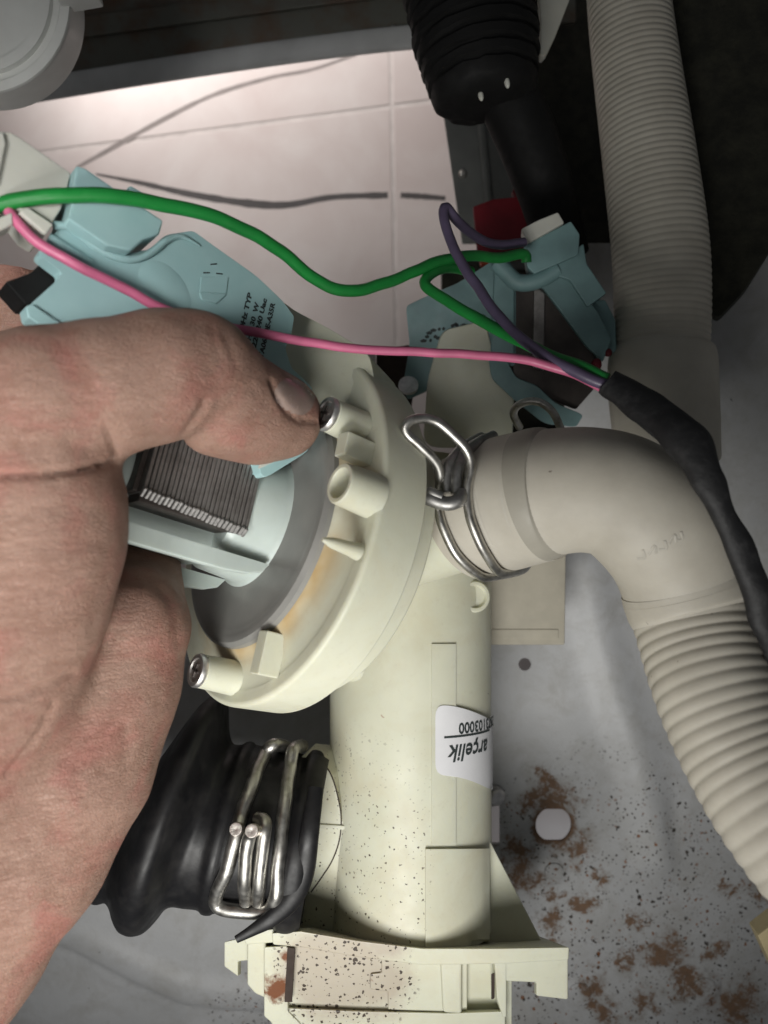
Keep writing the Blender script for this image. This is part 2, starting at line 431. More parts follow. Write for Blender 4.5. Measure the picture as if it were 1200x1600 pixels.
# rim walls round every border edge
cnt = {}
for f in tris:
    for a, b in ((f[0], f[1]), (f[1], f[2]), (f[2], f[0])): cnt[(a, b)] = 1
walls = [(a, b, b+nb, a+nb) for (a, b) in cnt if (b, a) not in cnt]
def plate_mat():
    t = NT('rusted_grey_steel')
    base = t.mix(t.ramp(t.noise(.35, 5), .3, .7), (.44, .445, .45), (.53, .535, .545))
    blotch = t.ramp(t.noise(.7, 8, .7, .4), .45, .75)
    base = t.mix(t.math('MULTIPLY', blotch, .45), base, (.22, .20, .155))
    plain = t.co; wv = t.warp(1.15, 3.2)
    g = lambda px, py, r0, r1: t.near(P(px, py, PD), r0, r1)
    # general dirt zone lower right
    zone = t.math('MAXIMUM', g(1010, 1500, 3.0, 9.0), g(820, 1350, 1.2, 3.6))
    zone = t.math('MAXIMUM', zone, g(400, 1590, .5, 2.2))
    sp = t.math('MAXIMUM', t.specks(4.0, .32, .8), t.math('MAXIMUM', t.specks(8, .38, .8), t.specks(2.0, .18, .5)))
    clump = t.ramp(t.noise(1.1, 6, .65), .44, .56)
    zz = t.math('MULTIPLY', zone, t.math('MAXIMUM', clump, .12))
    c = t.mix(t.math('MULTIPLY', sp, t.ramp(zz, .05, .3)), base, (.05, .042, .035))
    few = t.math('MULTIPLY', t.specks(1.3, .07, .3), .8)
    c = t.mix(few, c, (.05, .045, .04))
    # rust blooms
    nz = t.noise(2.8, 11, .8, .8)
    r = None; t.co = wv
    for px, py, a, b in ((865, 1258, .15, 1.2), (850, 1225, .1, .8), (900, 1325, .1, .9), (815, 1365, .1, 1.1), (805, 1330, .1, 1.0), (865, 1395, .05, .5), (865, 1440, .1, .7), (910, 1410, .1, .6), (940, 1372, .05, .45), (1035, 1490, .2, 1.2), (1075, 1535, .15, .9), (925, 1545, .1, .9), (940, 1590, .1, .9), (1190, 1390, .1, .9), (1145, 1390, .1, .5), (1000, 1430, .05, .5), (980, 1500, .05, .6), (1120, 1480, .05, .6), (1010, 1570, .05, .7), (865, 1475, .05, .5), (830, 1250, .05, .8), (860, 925, .05, .35), (1150, 1570, .1, 1.6)):
        q = g(px, py, a, b); r = q if r is None else t.math('MAXIMUM', r, q)
    t.co = plain
    r = t.math('MAXIMUM', r, t.math('MULTIPLY', g(865, 1289, .70, 1.0), .9))
    rust = t.ramp(t.math('ADD', r, t.math('MULTIPLY', t.math('SUBTRACT', nz, .5), 3.2)), .52, .8)
    rust = t.math('MULTIPLY', rust, t.ramp(r, 0, .12))
    rust = t.math('MAXIMUM', rust, t.math('MULTIPLY', t.math('MULTIPLY', t.specks(5.0, .34, .8), t.ramp(t.noise(.8, 4), .42, .54)), t.ramp(zone, .2, .7)))
    rust = t.math('MAXIMUM', rust, t.math('MULTIPLY', t.ramp(t.noise(2.3, 11, .82, .5), .60, .68), t.ramp(zone, .45, .95, 0, .85)))
    rc = t.mix(t.ramp(t.noise(5, 6, .7), .35, .65), (.105, .034, .009), (.30, .115, .032))
    c = t.mix(t.math('MULTIPLY', rust, .9), c, rc)
    halo = t.math('MULTIPLY', t.ramp(t.math('ADD', r, t.math('MULTIPLY', t.math('SUBTRACT', nz, .5), 1.5)), .1, .8), .6)
    c = t.mix(halo, c, (.17, .125, .085))
    h = t.math('ADD', t.noise(10, 5), t.math('MULTIPLY', rust, .6))
    return t.out(c, t.ramp(rust, 0, 1, .45, .85), 0.0, h, .25, .03, spec=.45)
plate = link('base_plate', (PV+PVb, tris+[tuple(reversed([i+nb for i in f])) for f in tris]+walls), plate_mat(), None, 35)
tag(plate, 'grey painted steel base plate, speckled with rust round a punched hole', None, None, 'structure')
for cx, cy, r in ((865, 1362, 15), (905, 1552, 18), (1100, 1545, 19)):
    c = P(cx, cy, PD)+Vector((0, 0, plate_z(cx, cy)-.02)); rr = r*PD/FPX
    link('rivet', lathe([(0, rr), (.05, rr*.97), (.08, rr*.8), (.075, rr*.2)], c, (0, 0, 1), 24), plate.data.materials[0], plate)

# dark rail along the top, with rolled grey edge
rail = thing('frame_rail', 'dark rusty steel rail with a grey rolled edge across the top left', 'frame rail', P(300, 60, 33))
rp = Plane(P(300, 60, 33), (0, -.35, 1))
link('rail_face', prism_px([(-160, 176), (0, 152), (400, 92), (700, 54), (900, 34), (900, -200), (-160, -200)], rp, .4, .05), M['dark_metal'], rail)
e, L = catmull([tuple(rp.at(x, y, .1)) for x, y in ((-160, 172), (0, 150), (200, 118), (400, 88), (560, 67), (660, 57), (760, 50))], 40)
link('rolled_edge', sweep(e, [.46]*40, 14, True, .6, rp.n), M['grey_metal'], rail)
link('ledge_strip', prism_px([(-160, 95), (0, 76), (640, -10), (640, -40), (0, 40), (-160, 60)], rp, .3, .08, .25), M['dark_metal'], rail)
for x, y, r in ((124, 117, .10), (290, 90, .10), (258, 95, .07), (450, 66, .09), (614, 43, .11)):
    p = rp.at(x, y, .0); link('rivet', lathe([(0, r), (.08, r*.9), (.13, r*.5), (.14, .02)], p, rp.n, 16), M['steel'], rail)
# white tub part at the top left corner
tc = P(-50, -20, 22); s_ = 22/FPX
tub = thing('plastic_tub', 'round grey white plastic tub with stepped rim in the top left corner', 'tub', tc)
link('tub_rim', lathe([(-1.5, 155*s_), (-.1, 155*s_), (0, 152*s_), (0, 138*s_), (-.12, 135*s_), (-.12, 126*s_), (.05, 123*s_), (.05, 108*s_), (-.1, 105*s_), (-.1, .1)], tc, (.12, -.2, 1), 96), M['tub'], tub)
link('tub_lug', box(P(125, -2, 22.4), (.55, .1, 0), (-.03, .16, 0), (0, 0, .3), .05), M['tub'], tub)
# side bracket, rear panel, felt, cream tab
br = thing('corner_bracket', 'folded grey steel bracket with one shiny rivet beside the tiles', 'bracket', P(730, 250, 33))
zb = zplane(33)
link('front_leaf', prism_px([(684, 120), (745, 120), (762, 380), (722, 380)], Plane(P(720, 250, 33), (-.25, 0, 1)), .15, .03), M['bracket_metal'], br)
link('back_leaf', prism_px([(752, 120), (840, 120), (840, 420), (772, 420)], Plane(P(770, 250, 33.2), (.3, 0, 1)), .15, .03), M['bracket_metal'], br)
e, L = catmull([tuple(P(x, y, 32.7)) for x, y in ((746, 120), (756, 240), (768, 390))], 16)
link('bend', sweep(e, [.17]*16, 10), M['bracket_metal'], br)
p = P(723, 271, 32.75); link('rivet', lathe([(-.1, .17), (.05, .16), (.12, .1), (.13, .02)], p, (0, -.2, 1), 18), M['steel'], br)
rear = link('rear_panel', prism_px([(800, -200), (1500, -200), (1500, 700), (800, 700), (690, 640), (690, 420), (780, 380)], zplane(34), .3, .03), M['felt'], None)
tag(rear, 'dark felted rear panel behind the upright hose', None, None, 'structure')
fp = Plane(P(1150, 200, 25.5), (-.35, 0, 1))
fe = link('felt_panel', prism_px(smooth_poly([(1040, -150), (1500, -150), (1500, 200), (1215, 372), (1165, 452), (1120, 500), (1082, 440), (1060, 200)], .2), fp, .7, .15), M['felt'], None)
tag(fe, 'dark felt damping pad on the right wall next to the upright hose', 'damping pad')
tb = link('plastic_tab', prism_px([(838, -60), (905, -60), (890, 2), (868, 58), (852, 92), (845, 84), (846, 30)], Plane(P(862, 20, 26), (.3, 0, 1)), .35, .06), M['white_plastic'], None)
tag(tb, 'small pointed cream plastic tab beside the black ribbed boot at the top', 'tab')
wd = link('plastic_corner', prism_px([(1184, 1462), (1215, 1438), (1300, 1440), (1300, 1540), (1212, 1522)], Plane(P(1210, 1480, 24), (-.1, 0, 1)), .8, .05), M['wood'], None)
tag(wd, 'pale yellow plastic corner poking in at the right edge over the rusty plate', 'plastic corner')
bb = link('beige_block', box(P(815, 930, 26.6), P(872, 930, 26.6)-P(815, 930, 26.6), (.02, 1.5, 0), (0, 0, 1.1), .06), M['beige'], None)
tag(bb, 'square beige block standing on the plate under the pale elbow', 'block')
link('rim', box(P(815, 990, 25.6), P(872, 990, 25.6)-P(815, 990, 25.6), (0, .17, 0), (0, 0, .14), .05), M['beige'], bb)
rd = thing('red_connector', 'dark red plastic connector behind the second pump plug', 'connector', P(778, 350, 28))
link('housing', prism_px([(738, 322), (770, 310), (812, 306), (824, 330), (822, 388), (770, 398), (745, 392)], Plane(P(778, 350, 28), (-.2, .1, 1)), 1.0, .08), M['red'], rd)
link('latch', prism_px([(750, 405), (772, 400), (768, 412), (752, 414)], zplane(27.6), .3, .03), M['orange'], rd)
link('flap', prism_px([(800, 300), (812, 268), (840, 300), (840, 340), (815, 330)], zplane(28.6), .3, .03), M['red'], rd)
bs = link('dark_rail', prism_px([(588, 548), (640, 538), (648, 600), (640, 660), (588, 660)], zplane(27.5), .8, .06), M['brown'], None)  # dark rail behind the second pump, built as a brown strip
tag(bs, 'dark brown rail in the gap left of the second pump', 'rail strip')
st = link('tile_strip', prism_px([(574, 552), (587, 552), (585, 648), (570, 648)], zplane(27.3), .6, .03), M['tile'], None)  # strip in tile material standing in for floor seen through the gap
tag(st, 'narrow strip of tile colour standing for floor in the gap, left of the brown rail', 'tile strip')
nt = link('slot_nut', lathe([(0, .32), (.3, .32), (.36, .25), (.36, .05)], P(772, 1240, 28.9), (.3, -.2, 1), 20), M['screw'], None)
tag(nt, 'small dark steel nut at the slot in the base plate', 'nut')

# ================================================================== DRAIN PUMP (held)
CD = 20.5
Cc = P(421, 818, CD)
n_ = Vector((-.76, .295, .574)).normalized()
e1 = Vector((.185, .95, -.245)); e1 = (e1-n_*e1.dot(n_)).normalized()
m_ = -(n_.cross(e1)).normalized()
FP = Plane(Cc, n_); MP = Plane(Cc, m_); EP = Plane(Cc, e1)
def F(px, py, t=0): return FP.at(px, py, t)
pump = thing('drain_pump', 'cream drain pump with a teal bracketed motor, held by the hand', 'drain pump', P(640, 1560, 23.5))
def stain(t, c):
    a = t.n('ShaderNodeVectorMath', operation='SUBTRACT'); t.l(t.co, a.inputs[0]); a.inputs[1].default_value = tuple(Cc-P(640, 1560, 23.5))
    x = t.n('ShaderNodeVectorMath', operation='CROSS_PRODUCT'); t.l(a.outputs[0], x.inputs[0]); x.inputs[1].default_value = tuple(n_)
    le = t.n('ShaderNodeVectorMath', operation='LENGTH'); t.l(x.outputs[0], le.inputs[0])
    rr = t.math('ADD', le.outputs['Value'], t.math('MULTIPLY', t.math('SUBTRACT', t.noise(.7, 4), .5), .7))
    ring = t.ramp(rr, 3.45, 4.0, 1.0, 0.0)
    return t.mix(t.math('MULTIPLY', t.math('MULTIPLY', ring, t.ramp(t.noise(.45, 3), .35, .6)), .75), c, (.42, .25, .07))
M['cream'] = cream_mat('cream_plastic', [])
M['flange'] = cream_mat('cream_plastic_stained', [stain])
def dirt_house(t, c):
    y = t.sep(1)   # cm above the pump base
    z = t.ramp(y, 3.0, 9.5, 1.0, 0.0)
    sp = t.math('MAXIMUM', t.specks(4.6, .20, .45), t.specks(9.0, .30, .7))
    big = t.specks(1.9, .12, .25)
    dens = t.ramp(t.math('MULTIPLY', z, t.ramp(t.noise(.8, 4), .35, .6, .35, 1.0)), .12, .4)
    xm = t.ramp(t.sep(0), .25, .65, 1.0, .04)
    dens = t.math('MULTIPLY', dens, xm)
    c = t.mix(t.math('MULTIPLY', sp, dens), c, (.05, .035, .025))
    c = t.mix(t.math('MULTIPLY', big, t.ramp(y, 6, 11, .9, .0)), c, (.06, .03, .02))
    ru = t.specks(.75, .13, .25)
    c = t.mix(t.math('MULTIPLY', ru, .6), c, (.28, .10, .04))
    return t.mix(t.math('MULTIPLY', t.ramp(t.noise(.6, 6, .6), .5, .75), .35), c, (.50, .44, .31))
M['house'] = cream_mat('cream_plastic_flecked', [dirt_house])
def dirt_base(t, c):
    O = P(640, 1560, 23.5)
    g = lambda px, py, a, b: t.near(P(px, py, 20.8)-O, a, b)
    nz = t.noise(2.0, 9, .72, .5)
    z = t.math('MAXIMUM', g(520, 1530, .9, 2.0), g(590, 1555, .4, 1.4))
    z = t.math('MAXIMUM', z, g(600, 1470, .1, 1.0))
    sp = t.math('MAXIMUM', t.specks(8, .42, .95), t.specks(4.2, .28, .7))
    c = t.mix(t.math('MULTIPLY', t.ramp(t.math('ADD', z, t.math('MULTIPLY', t.math('SUBTRACT', nz, .5), .8)), .15, .7), .62), c, (.34, .265, .215))
    c = t.mix(t.math('MULTIPLY', sp, t.ramp(t.math('ADD', z, t.math('MULTIPLY', nz, .35)), .3, .55)), c, (.05, .035, .025))
    r = t.math('MAXIMUM', g(430, 1555, .15, .75), t.math('MULTIPLY', g(575, 1555, .05, .6), .8))
    r = t.math('MAXIMUM', r, g(447, 1500, .02, .3))
    ru = t.ramp(t.math('ADD', r, t.math('MULTIPLY', t.math('SUBTRACT', nz, .5), 2.0)), .28, .65)
    ru = t.math('MULTIPLY', ru, t.ramp(r, 0, .15))
    c = t.mix(ru, c, (.16, .05, .012))
    yl = t.math('MULTIPLY', g(750, 1545, .05, .7), .5)
    return t.mix(yl, c, (.36, .26, .12))
M['base'] = cream_mat('cream_plastic_dirty', [dirt_base])

# --- flange and volute
fl_vf = lathe([(.30, 3.30), (.24, 3.42), (.10, 3.62), (.02, 3.95), (.0, 4.30), (.04, 4.38), (.04, 4.56), (-.01, 4.65), (-.09, 4.70), (-1.22, 4.66), (-1.30, 4.60), (-1.32, 4.25), (-1.36, 4.2), (-2.0, 4.12), (-2.1, 4.05), (-2.2, 3.7), (-2.5, 2.4), (-2.6, .5)], Cc, n_, 128, False)
flange = link('flange', fl_vf, M['flange'], pump, 35)
vol2 = link('volute', lathe([(-1.6, 3.0), (-2.1, 3.3), (-2.7, 2.6), (-3.2, 1.6), (-3.3, .1)], Cc, n_, 96), M['cream'], pump, 50)
dv = lathe([(.28, 3.34), (.40, 3.32), (.50, 3.22), (.52, 3.05), (.47, 2.9), (.47, 1.0), (.47, .1)], Cc, n_, 128)
link('motor_disc', dv, M['disc'], pump, 35)
# --- rotor can and coil body
link('rotor_can', lathe([(.3, 1.85), (.5, 1.8), (.6, 1.7), (1.5, 1.62), (1.7, 1.5), (1.75, 1.05), (6.2, 1.05), (6.5, .9), (6.55, .1)], Cc, n_, 64), M['coil'], pump, 45)
def mc(t, a, b): return Cc + n_*t + e1*a + m_*b
link('coil_body', box(mc(4.0, -.75, -.1), n_*2.45, e1*.8, m_*.75, .2, 3), M['coil'], pump)
def bar_fin(px, py, b, t0, t1, h, wdt):
    q = MP.at(px, py, b); t = (q-Cc).dot(n_); a = (q-Cc).dot(e1)
    V = []
    prof = [(t0, .02), (t0+.15, .55), (t0+.5, .85), (t0+1.1, 1.0), (t1, 1.0)]
    rings = [[mc(tt, a, b)+e1*(-s*h)+m_*0*s+(m_*(wdt*cx))*1+e1*(cy*h*.5*s) for cx, cy in ((-1, -.6), (-.6, -1), (.6, -1), (1, -.6), (1, 2), (-1, 2))] for tt, s in prof]
    return rings_to_mesh(rings)
link('cooling_fin', bar_fin(425, 885, 1.35, .55, 6.2, .28, .13), M['coil'], pump, 50)
link('cooling_fin', bar_fin(345, 905, -.75, .55, 6.2, .30, .15), M['coil'], pump, 50)
# --- laminated core: sheets stacked along the motor axis
bC = 1.72
qa = MP.at(387, 834, bC); qb = MP.at(222, 768, bC)
ta, aa = (qa-Cc).dot(n_), (qa-Cc).dot(e1); tb_, ab = (qb-Cc).dot(n_), (qb-Cc).dot(e1)
NL = 25; lam, edg = [], []
for i in range(NL):
    t = ta + (tb_-ta)*(i+.5)/NL; h = (tb_-ta)/NL*.5*.80
    j = random.uniform(-.014, .014)
    a0 = aa + (ab-aa)*(i+.5)/NL
    lam.append(box(mc(t, a0+1.9+.02, bC-1.3+j), n_*h, e1*1.9, m_*1.3, .012, 1))
    x, y, z = h, 0, 0
    up_ = (e1+m_).normalized(); ou_ = (m_-e1).normalized()
    edg.append(box(mc(t, a0+.03+random.uniform(-.012, .012), bC-.07+j), n_*h*1.02, up_*.125, ou_*.06, .02, 1))
core = link('laminated_core', join(*lam), M['lam'], pump, 30); core['kind'] = 'stuff'
ce = link('glint_edge', join(*edg), M['lamedge'], core, 30); ce['kind'] = 'stuff'
link('core_base', box(mc((ta+tb_)/2, (aa+ab)/2+1.62, bC-1.5), n_*((tb_-ta)/2*.97), e1*1.72, m_*1.30, .03), M['lamdark'], core)
link('end_cheek', prism([mc(tb_+.1, ab+.05, bC-.35), mc(tb_+.1, ab+3.4, bC-.2), mc(tb_+.1, ab+3.4, bC-2.6), mc(tb_+.1, ab+.0, bC-2.6)], n_, .14, .03), M['lamdark'], core)
# --- teal bracket
bB = 2.05
BP = Plane(Cc+m_*bB, m_)
bk = link('motor_bracket', prism_px(smooth_poly([(40, 482), (100, 428), (58, 396), (95, 352), (165, 398), (232, 392), (262, 366), (302, 360), (332, 382), (400, 430), (440, 468), (460, 494), (456, 520), (446, 545), (456, 575), (490, 606), (487, 702), (410, 750), (395, 690), (200, 610), (100, 560), (52, 500)], .18, 3), BP, .42, .05), M['teal'], pump)
ridge, L = catmull([tuple(BP.at(x, y, .04)) for x, y in ((84, 352), (112, 356), (150, 386), (185, 403), (215, 404), (240, 392), (262, 374), (285, 370), (312, 384))], 40)
link('lip', sweep(ridge, [.085]*30+[.085-.007*i for i in range(10)], 10), M['teal'], bk)
ridge, L = catmull([tuple(BP.at(x, y, .03)) for x, y in ((76, 370), (110, 392), (142, 412))], 14)
link('lip', sweep(ridge, [.10]*14, 10, True, .6, m_), M['teal'], bk)
link('plug_shroud', prism_px([(119, 257), (134, 262), (192, 302), (256, 344), (250, 366), (226, 374), (206, 392), (168, 384), (106, 342), (112, 318)], BP, 1.3, .06, .42), M['teal'], pump)
link('shroud_tab', prism_px([(193, 300), (204, 289), (234, 306), (226, 330), (200, 318)], BP, .7, .04, .30), M['teal'], pump)
link('latch_window', prism_px([(314, 432), (358, 432), (354, 458), (312, 456)], BP, .05, .02, .03), M['teal'], bk)
link('latch_lip', prism_px([(312, 457), (356, 459), (340, 474), (316, 468)], BP, .08, .03, .05), M['teal'], bk)
link('side_cheek', prism_px([(100, 428), (150, 460), (110, 545), (42, 486)], BP, .3, .05, -.35), M['teal'], pump)
link('lower_rail', prism_px([(40, 478), (50, 474), (150, 540), (140, 556), (44, 496)], BP, .5, .04, .10), M['teal'], pump)
dp = link('dish', blob(BP.at(255, 455, -.11), n_*.9+e1*.2, e1*.75, m_*.16), M['teal'], bk)
link('white_strip', prism_px([(406, 732), (470, 703), (474, 684), (410, 690)], BP, .1, .02, .05), M['white_plastic'], bk)
link('black_gap', prism_px([(8, 440), (50, 425), (62, 412), (98, 424), (100, 436), (80, 448), (62, 470), (40, 476)], Plane(BP.p, m_), .8, .05, -.5), M['black'], pump)  # solid black piece standing for the dark gap in the pump plastic
for k, (x, y) in enumerate(((333, 412), (322, 425), (342, 426))):
    link('print_mark', prism_px([(x-4, y), (x+6, y-1+k), (x+6, y+1+k), (x-4, y+2)], BP, .012, 0, .012), M['ink'], bk, 0)
# printed rows on the bracket
xa = (BP.at(427, 478)-BP.at(405, 575)).normalized(); ya = m_.cross(xa)
for s, p0, size, wd_ in (('LTA065 0E-A35R', (430, 474), .165, 1.55), ('2 220/240 Uac', (417, 468), .16, 1.45), ('50Hz  30  W', (405, 474), .16, 1.2), ('50Hz TYP', (394, 459), .16, 1.05)):
    V, Fc = text_mesh(s, size, .008)
    xm = max(v.x for v in V); o = BP.at(*p0, .008)-xa*wd_
    link('print', ([o+xa*(v.x*wd_/xm)+ya*v.y for v in V], Fc), M['ink'], bk, 0, False)['kind'] = 'stuff'
# --- cream ear above the flange
ear_pl = Plane(P(530, 600, 19.75), (-.42, .30, .86))
link('mount_ear', prism_px(smooth_poly([(440, 470), (462, 486), (505, 508), (556, 538), (578, 556), (592, 630), (616, 680), (618, 740), (585, 720), (560, 655), (520, 648), (492, 628), (440, 560)], .25, 4), ear_pl, 1.6, .22, .2, 4), M['cream'], pump)
link('ear_slot', prism_px([(496, 552), (507, 548), (507, 570), (500, 570)], ear_pl, .1, .01, .02), M['brown'], pump)
link('ear_latch', prism_px([(478, 545), (499, 548), (498, 557), (480, 556)], ear_pl, .15, .03, .08), M['coil'], pump)
# --- bosses and screws on the flange
def boss(px, py, r, L, screw=False, tube=False, name='screw_boss'):
    a = F(px, py, -.05); b = a + n_*L
    if tube:
        prof = [(0, r*1.12), (L-.05, r), (L, r-.03), (L, r*.76), (L-.05, r*.70), (.25, r*.62), (.25, .02)]
        bo = link(name, lathe(prof, a, n_, 36), M['cream'], pump, 40)
    else:
        bo = link(name, cyl(a, b, r*1.1, r, 32), M['cream'], pump, 40)
    if screw:
        rr = r*1.02
        s = link('screw', lathe([(0, rr*.95), (.03, rr), (.10, rr), (.15, rr*.94), (.15, rr*.72), (.11, rr*.66), (.13, .35*rr), (.14, .02)], b, n_, 40), M['screw'], bo, 35)
        x, y, z = frame(n_)
        for q in (x, y): link('screw_slot', box(b+n_*.145, q*(.42*rr), q.cross(n_)*.03, n_*.02, .008), M['lamdark'], bo)
boss(370, 1060, .40, 1.0, True)
boss(566, 672, .40, .95, True)
boss(584, 776, .46, .95, False, True, 'tube_boss')
link('square_lug', box(F(556, 703, .35)+n_*0, n_*.42, e1*.28, m_*.2, .05), M['cream'], pump)
a = F(560, 862, .1); link('pin', sweep([a, a+n_*.25, a+n_*.7, a+n_*.95], [.20, .16, .12, .04], 16), M['cream'], pump)
link('flange_tab', box(F(420, 1022, .28), n_*.28, e1*.50, m_*.20, .04), M['cream'], pump)

# --- filter housing (the upright cylinder)
HA, HB = P(641, 800, 24.9), P(641, 1440, 23.6)
hx = (HB-HA).normalized()
HL = (HB-HA).length; HR = 2.47
hv = lathe([(0, HR*1.03), (HL*.5, HR), (HL, HR*.985)], HA, hx, 128)
house = link('filter_housing', hv, M['house'], pump, 35)
ht = bvh(hv)
def patch(px0, px1, py0, py1, off, thick, name, mat, parent, nx=14, ny=10, round_=0, slant=0.0):
    """a curved sheet lying on the housing"""
    V, Fq = [], []
    for j in range(ny+1):
        for i in range(nx+1):
            u, v = i/nx, j/ny
            V.append((u, v))
    top = []
    for u, v in V:
        uu, vv = u*2-1, v*2-1
        if round_:   # squircle corners
            k = round_; su = math.copysign(abs(uu)**1, uu); lim = 1-k*(abs(vv)**12)*.5; uu = uu*lim
            lim2 = 1-k*(abs(su)**12)*.5; vv = vv*lim2
        x = px0+(px1-px0)*(uu+1)/2; y = py0+(py1-py0)*(vv+1)/2+slant*(u*u)
        top.append(hit(x, y, ht, off, 24))
    bot = [hit(*px_of(p), ht, off-thick, 24) for p in top]
    nn = len(top); fa = []
    for j in range(ny):
        for i in range(nx):
            a = j*(nx+1)+i; q = (a, a+1, a+nx+2, a+nx+1); fa.append(q); fa.append(tuple(k+nn for k in reversed(q)))
    bd = [i for i in range(nx+1)]+[(j+1)*(nx+1)-1 for j in range(1, ny+1)]+[ny*(nx+1)+i for i in range(nx-1, -1, -1)]+[j*(nx+1) for j in range(ny-1, 0, -1)]
    for a, b in zip(bd, bd[1:]+bd[:1]): fa.append((a, b, b+nn, a+nn))
    return link(name, (top+bot, fa), mat, parent, 40)
patch(674, 711, 1006, 1320, .05, .3, 'raised_rib', M['house'], house)
patch(664, 760, 1325, 1482, .10, .3, 'raised_rib', M['house'], house)
# ring hole and lump on the housing
p = hit(742, 932, ht, 0); nn = (p-HA); nn = (nn-hx*nn.dot(hx)).normalized()
link('ring_boss', lathe([(-.1, .46), (.08, .46), (.12, .42), (.12, .34), (.0, .30), (-.02, .02)], p-nn*.02, (nn+Vector((-.5, 0, .2))).normalized(), 32), M['cream'], house)
link('lump', blob(hit(552, 1048, ht, -.05, 23), (.62, 0.1, 0), (-.1, .30, 0), (0, 0, .32)), M['cream'], house)
# outlet spout toward the elbow
link('outlet_spout', tube_px([(575, 860, 22.3, 76), (640, 842, 21.4, 74), (700, 822, 20.8, 76), (760, 800, 20.2, 76)], 24, 48), M['cream'], pump)
link('spout_key', box(P(648, 782, 20.5), Vector((.32, .14, .12)), (-.02, .05, .0), (0, 0, .1), .03), M['cream'], pump)
# inlet spout (to the black boot)
IS = [P(600, 1325, 24.6), P(470, 1312, 24.0)]
ih = lathe([(0, 1.1), ((IS[1]-IS[0]).length, 1.1)], IS[0], IS[1]-IS[0], 72)
inlet = link('inlet_spout', ih, M['house'], pump, 35)
wp_ = Plane(P(534, 1290, 22.5), (-.28, -.05, 1))
link('inlet_web', prism_px([(470, 1182), (503, 1186), (520, 1212), (536, 1287), (560, 1340), (560, 1466), (440, 1466), (450, 1300)], wp_, 1.2, .05), M['house'], inlet)
link('inlet_rib', prism_px([(478, 1287), (546, 1291), (545, 1297), (478, 1295)], wp_, .6, .02, .06), M['house'], inlet)
link('dirt_seam', wire([wp_.at(x, y, -.002) for x, y in ((503, 1188), (519, 1214), (530, 1255), (533, 1287), (529, 1318), (518, 1346), (503, 1370), (486, 1394))], .022, 40, 6), M['brown'], inlet)
# gusset
link('gusset', prism_px([(758, 1300), (768, 1318), (853, 1482), (750, 1486)], Plane(P(800, 1420, 23.2), (.25, 0, 1)), .35, .05), M['house'], pump)
# base: ledge, body, pockets and hooks
bp1 = Plane(P(640, 1500, 20.9), (0, -.12, 1))
BD = Vector((-.02, .47, 1)).normalized()
def prism_bp(poly, plane, thick, bev=0.04, off=0.0):
    return prism([plane.at(x, y, off) for x, y in poly], BD, thick, bev)
bs_ = link('base_ledge', prism_bp([(424, 1458), (470, 1455), (560, 1470), (660, 1482), (780, 1482), (890, 1480), (889, 1500), (790, 1506), (660, 1508), (560, 1496), (470, 1480), (426, 1476)], bp1, 4.6, .05), M['base'], pump)
link('base_body', prism_bp([(412, 1480), (450, 1478), (450, 1580), (470, 1600), (470, 1680), (424, 1680), (424, 1598), (412, 1588)], bp1, 2.5, .05, -.06), M['base'], bs_)
link('base_panel', prism_bp([(440, 1470), (600, 1488), (720, 1500), (730, 1500), (730, 1600), (440, 1600)], bp1, 2.0, .03, -.30), M['base'], bs_)
link('base_step', prism_bp([(596, 1494), (694, 1502), (694, 1582), (606, 1578), (606, 1550), (578, 1546), (578, 1522), (596, 1520)], bp1, .6, .05, -.22), M['base'], bs_)
link('base_post', prism_bp([(688, 1500), (722, 1502), (722, 1584), (692, 1582)], bp1, 1.5, .08, -.10), M['base'], bs_)
link('base_pocket', prism_bp([(715, 1500), (800, 1500), (800, 1610), (715, 1610)], bp1, .3, .03, -.55), M['base'], bs_)
link('base_lip', prism_bp([(424, 1574), (560, 1580), (700, 1583), (790, 1580), (792, 1680), (424, 1680)], bp1, 2.0, .06, -.12), M['base'], bs_)
link('base_wall', prism_bp([(772, 1498), (792, 1498), (792, 1590), (786, 1590), (776, 1560)], bp1, 1.6, .05, -.08), M['base'], bs_)
link('hook_arm', prism_bp([(780, 1496), (888, 1492), (888, 1562), (838, 1556), (838, 1535), (790, 1533)], bp1, .45, .05, -.10), M['base'], bs_)
link('side_tab', prism_bp([(350, 1472), (392, 1462), (392, 1500), (372, 1502), (372, 1526), (350, 1510)], bp1, .5, .04, -.75), M['base'], bs_)
link('side_step', prism_bp([(386, 1466), (416, 1460), (416, 1560), (398, 1552), (386, 1538)], bp1, 1.5, .05, -.30), M['base'], bs_)
link('side_ledge', prism_bp([(378, 1460), (436, 1450), (436, 1472), (384, 1476)], bp1, 1.0, .04, -.15), M['base'], bs_)
link('dark_groove', prism_bp([(449, 1480), (461, 1482), (456, 1566), (444, 1566)], bp1, .1, .02, -.05), M['brown'], bs_)  # dark brown bar drawn in place of a groove
link('dark_groove', prism_bp([(768, 1522), (773, 1520), (773, 1560), (768, 1562)], bp1, .1, .02, -.06), M['brown'], bs_)
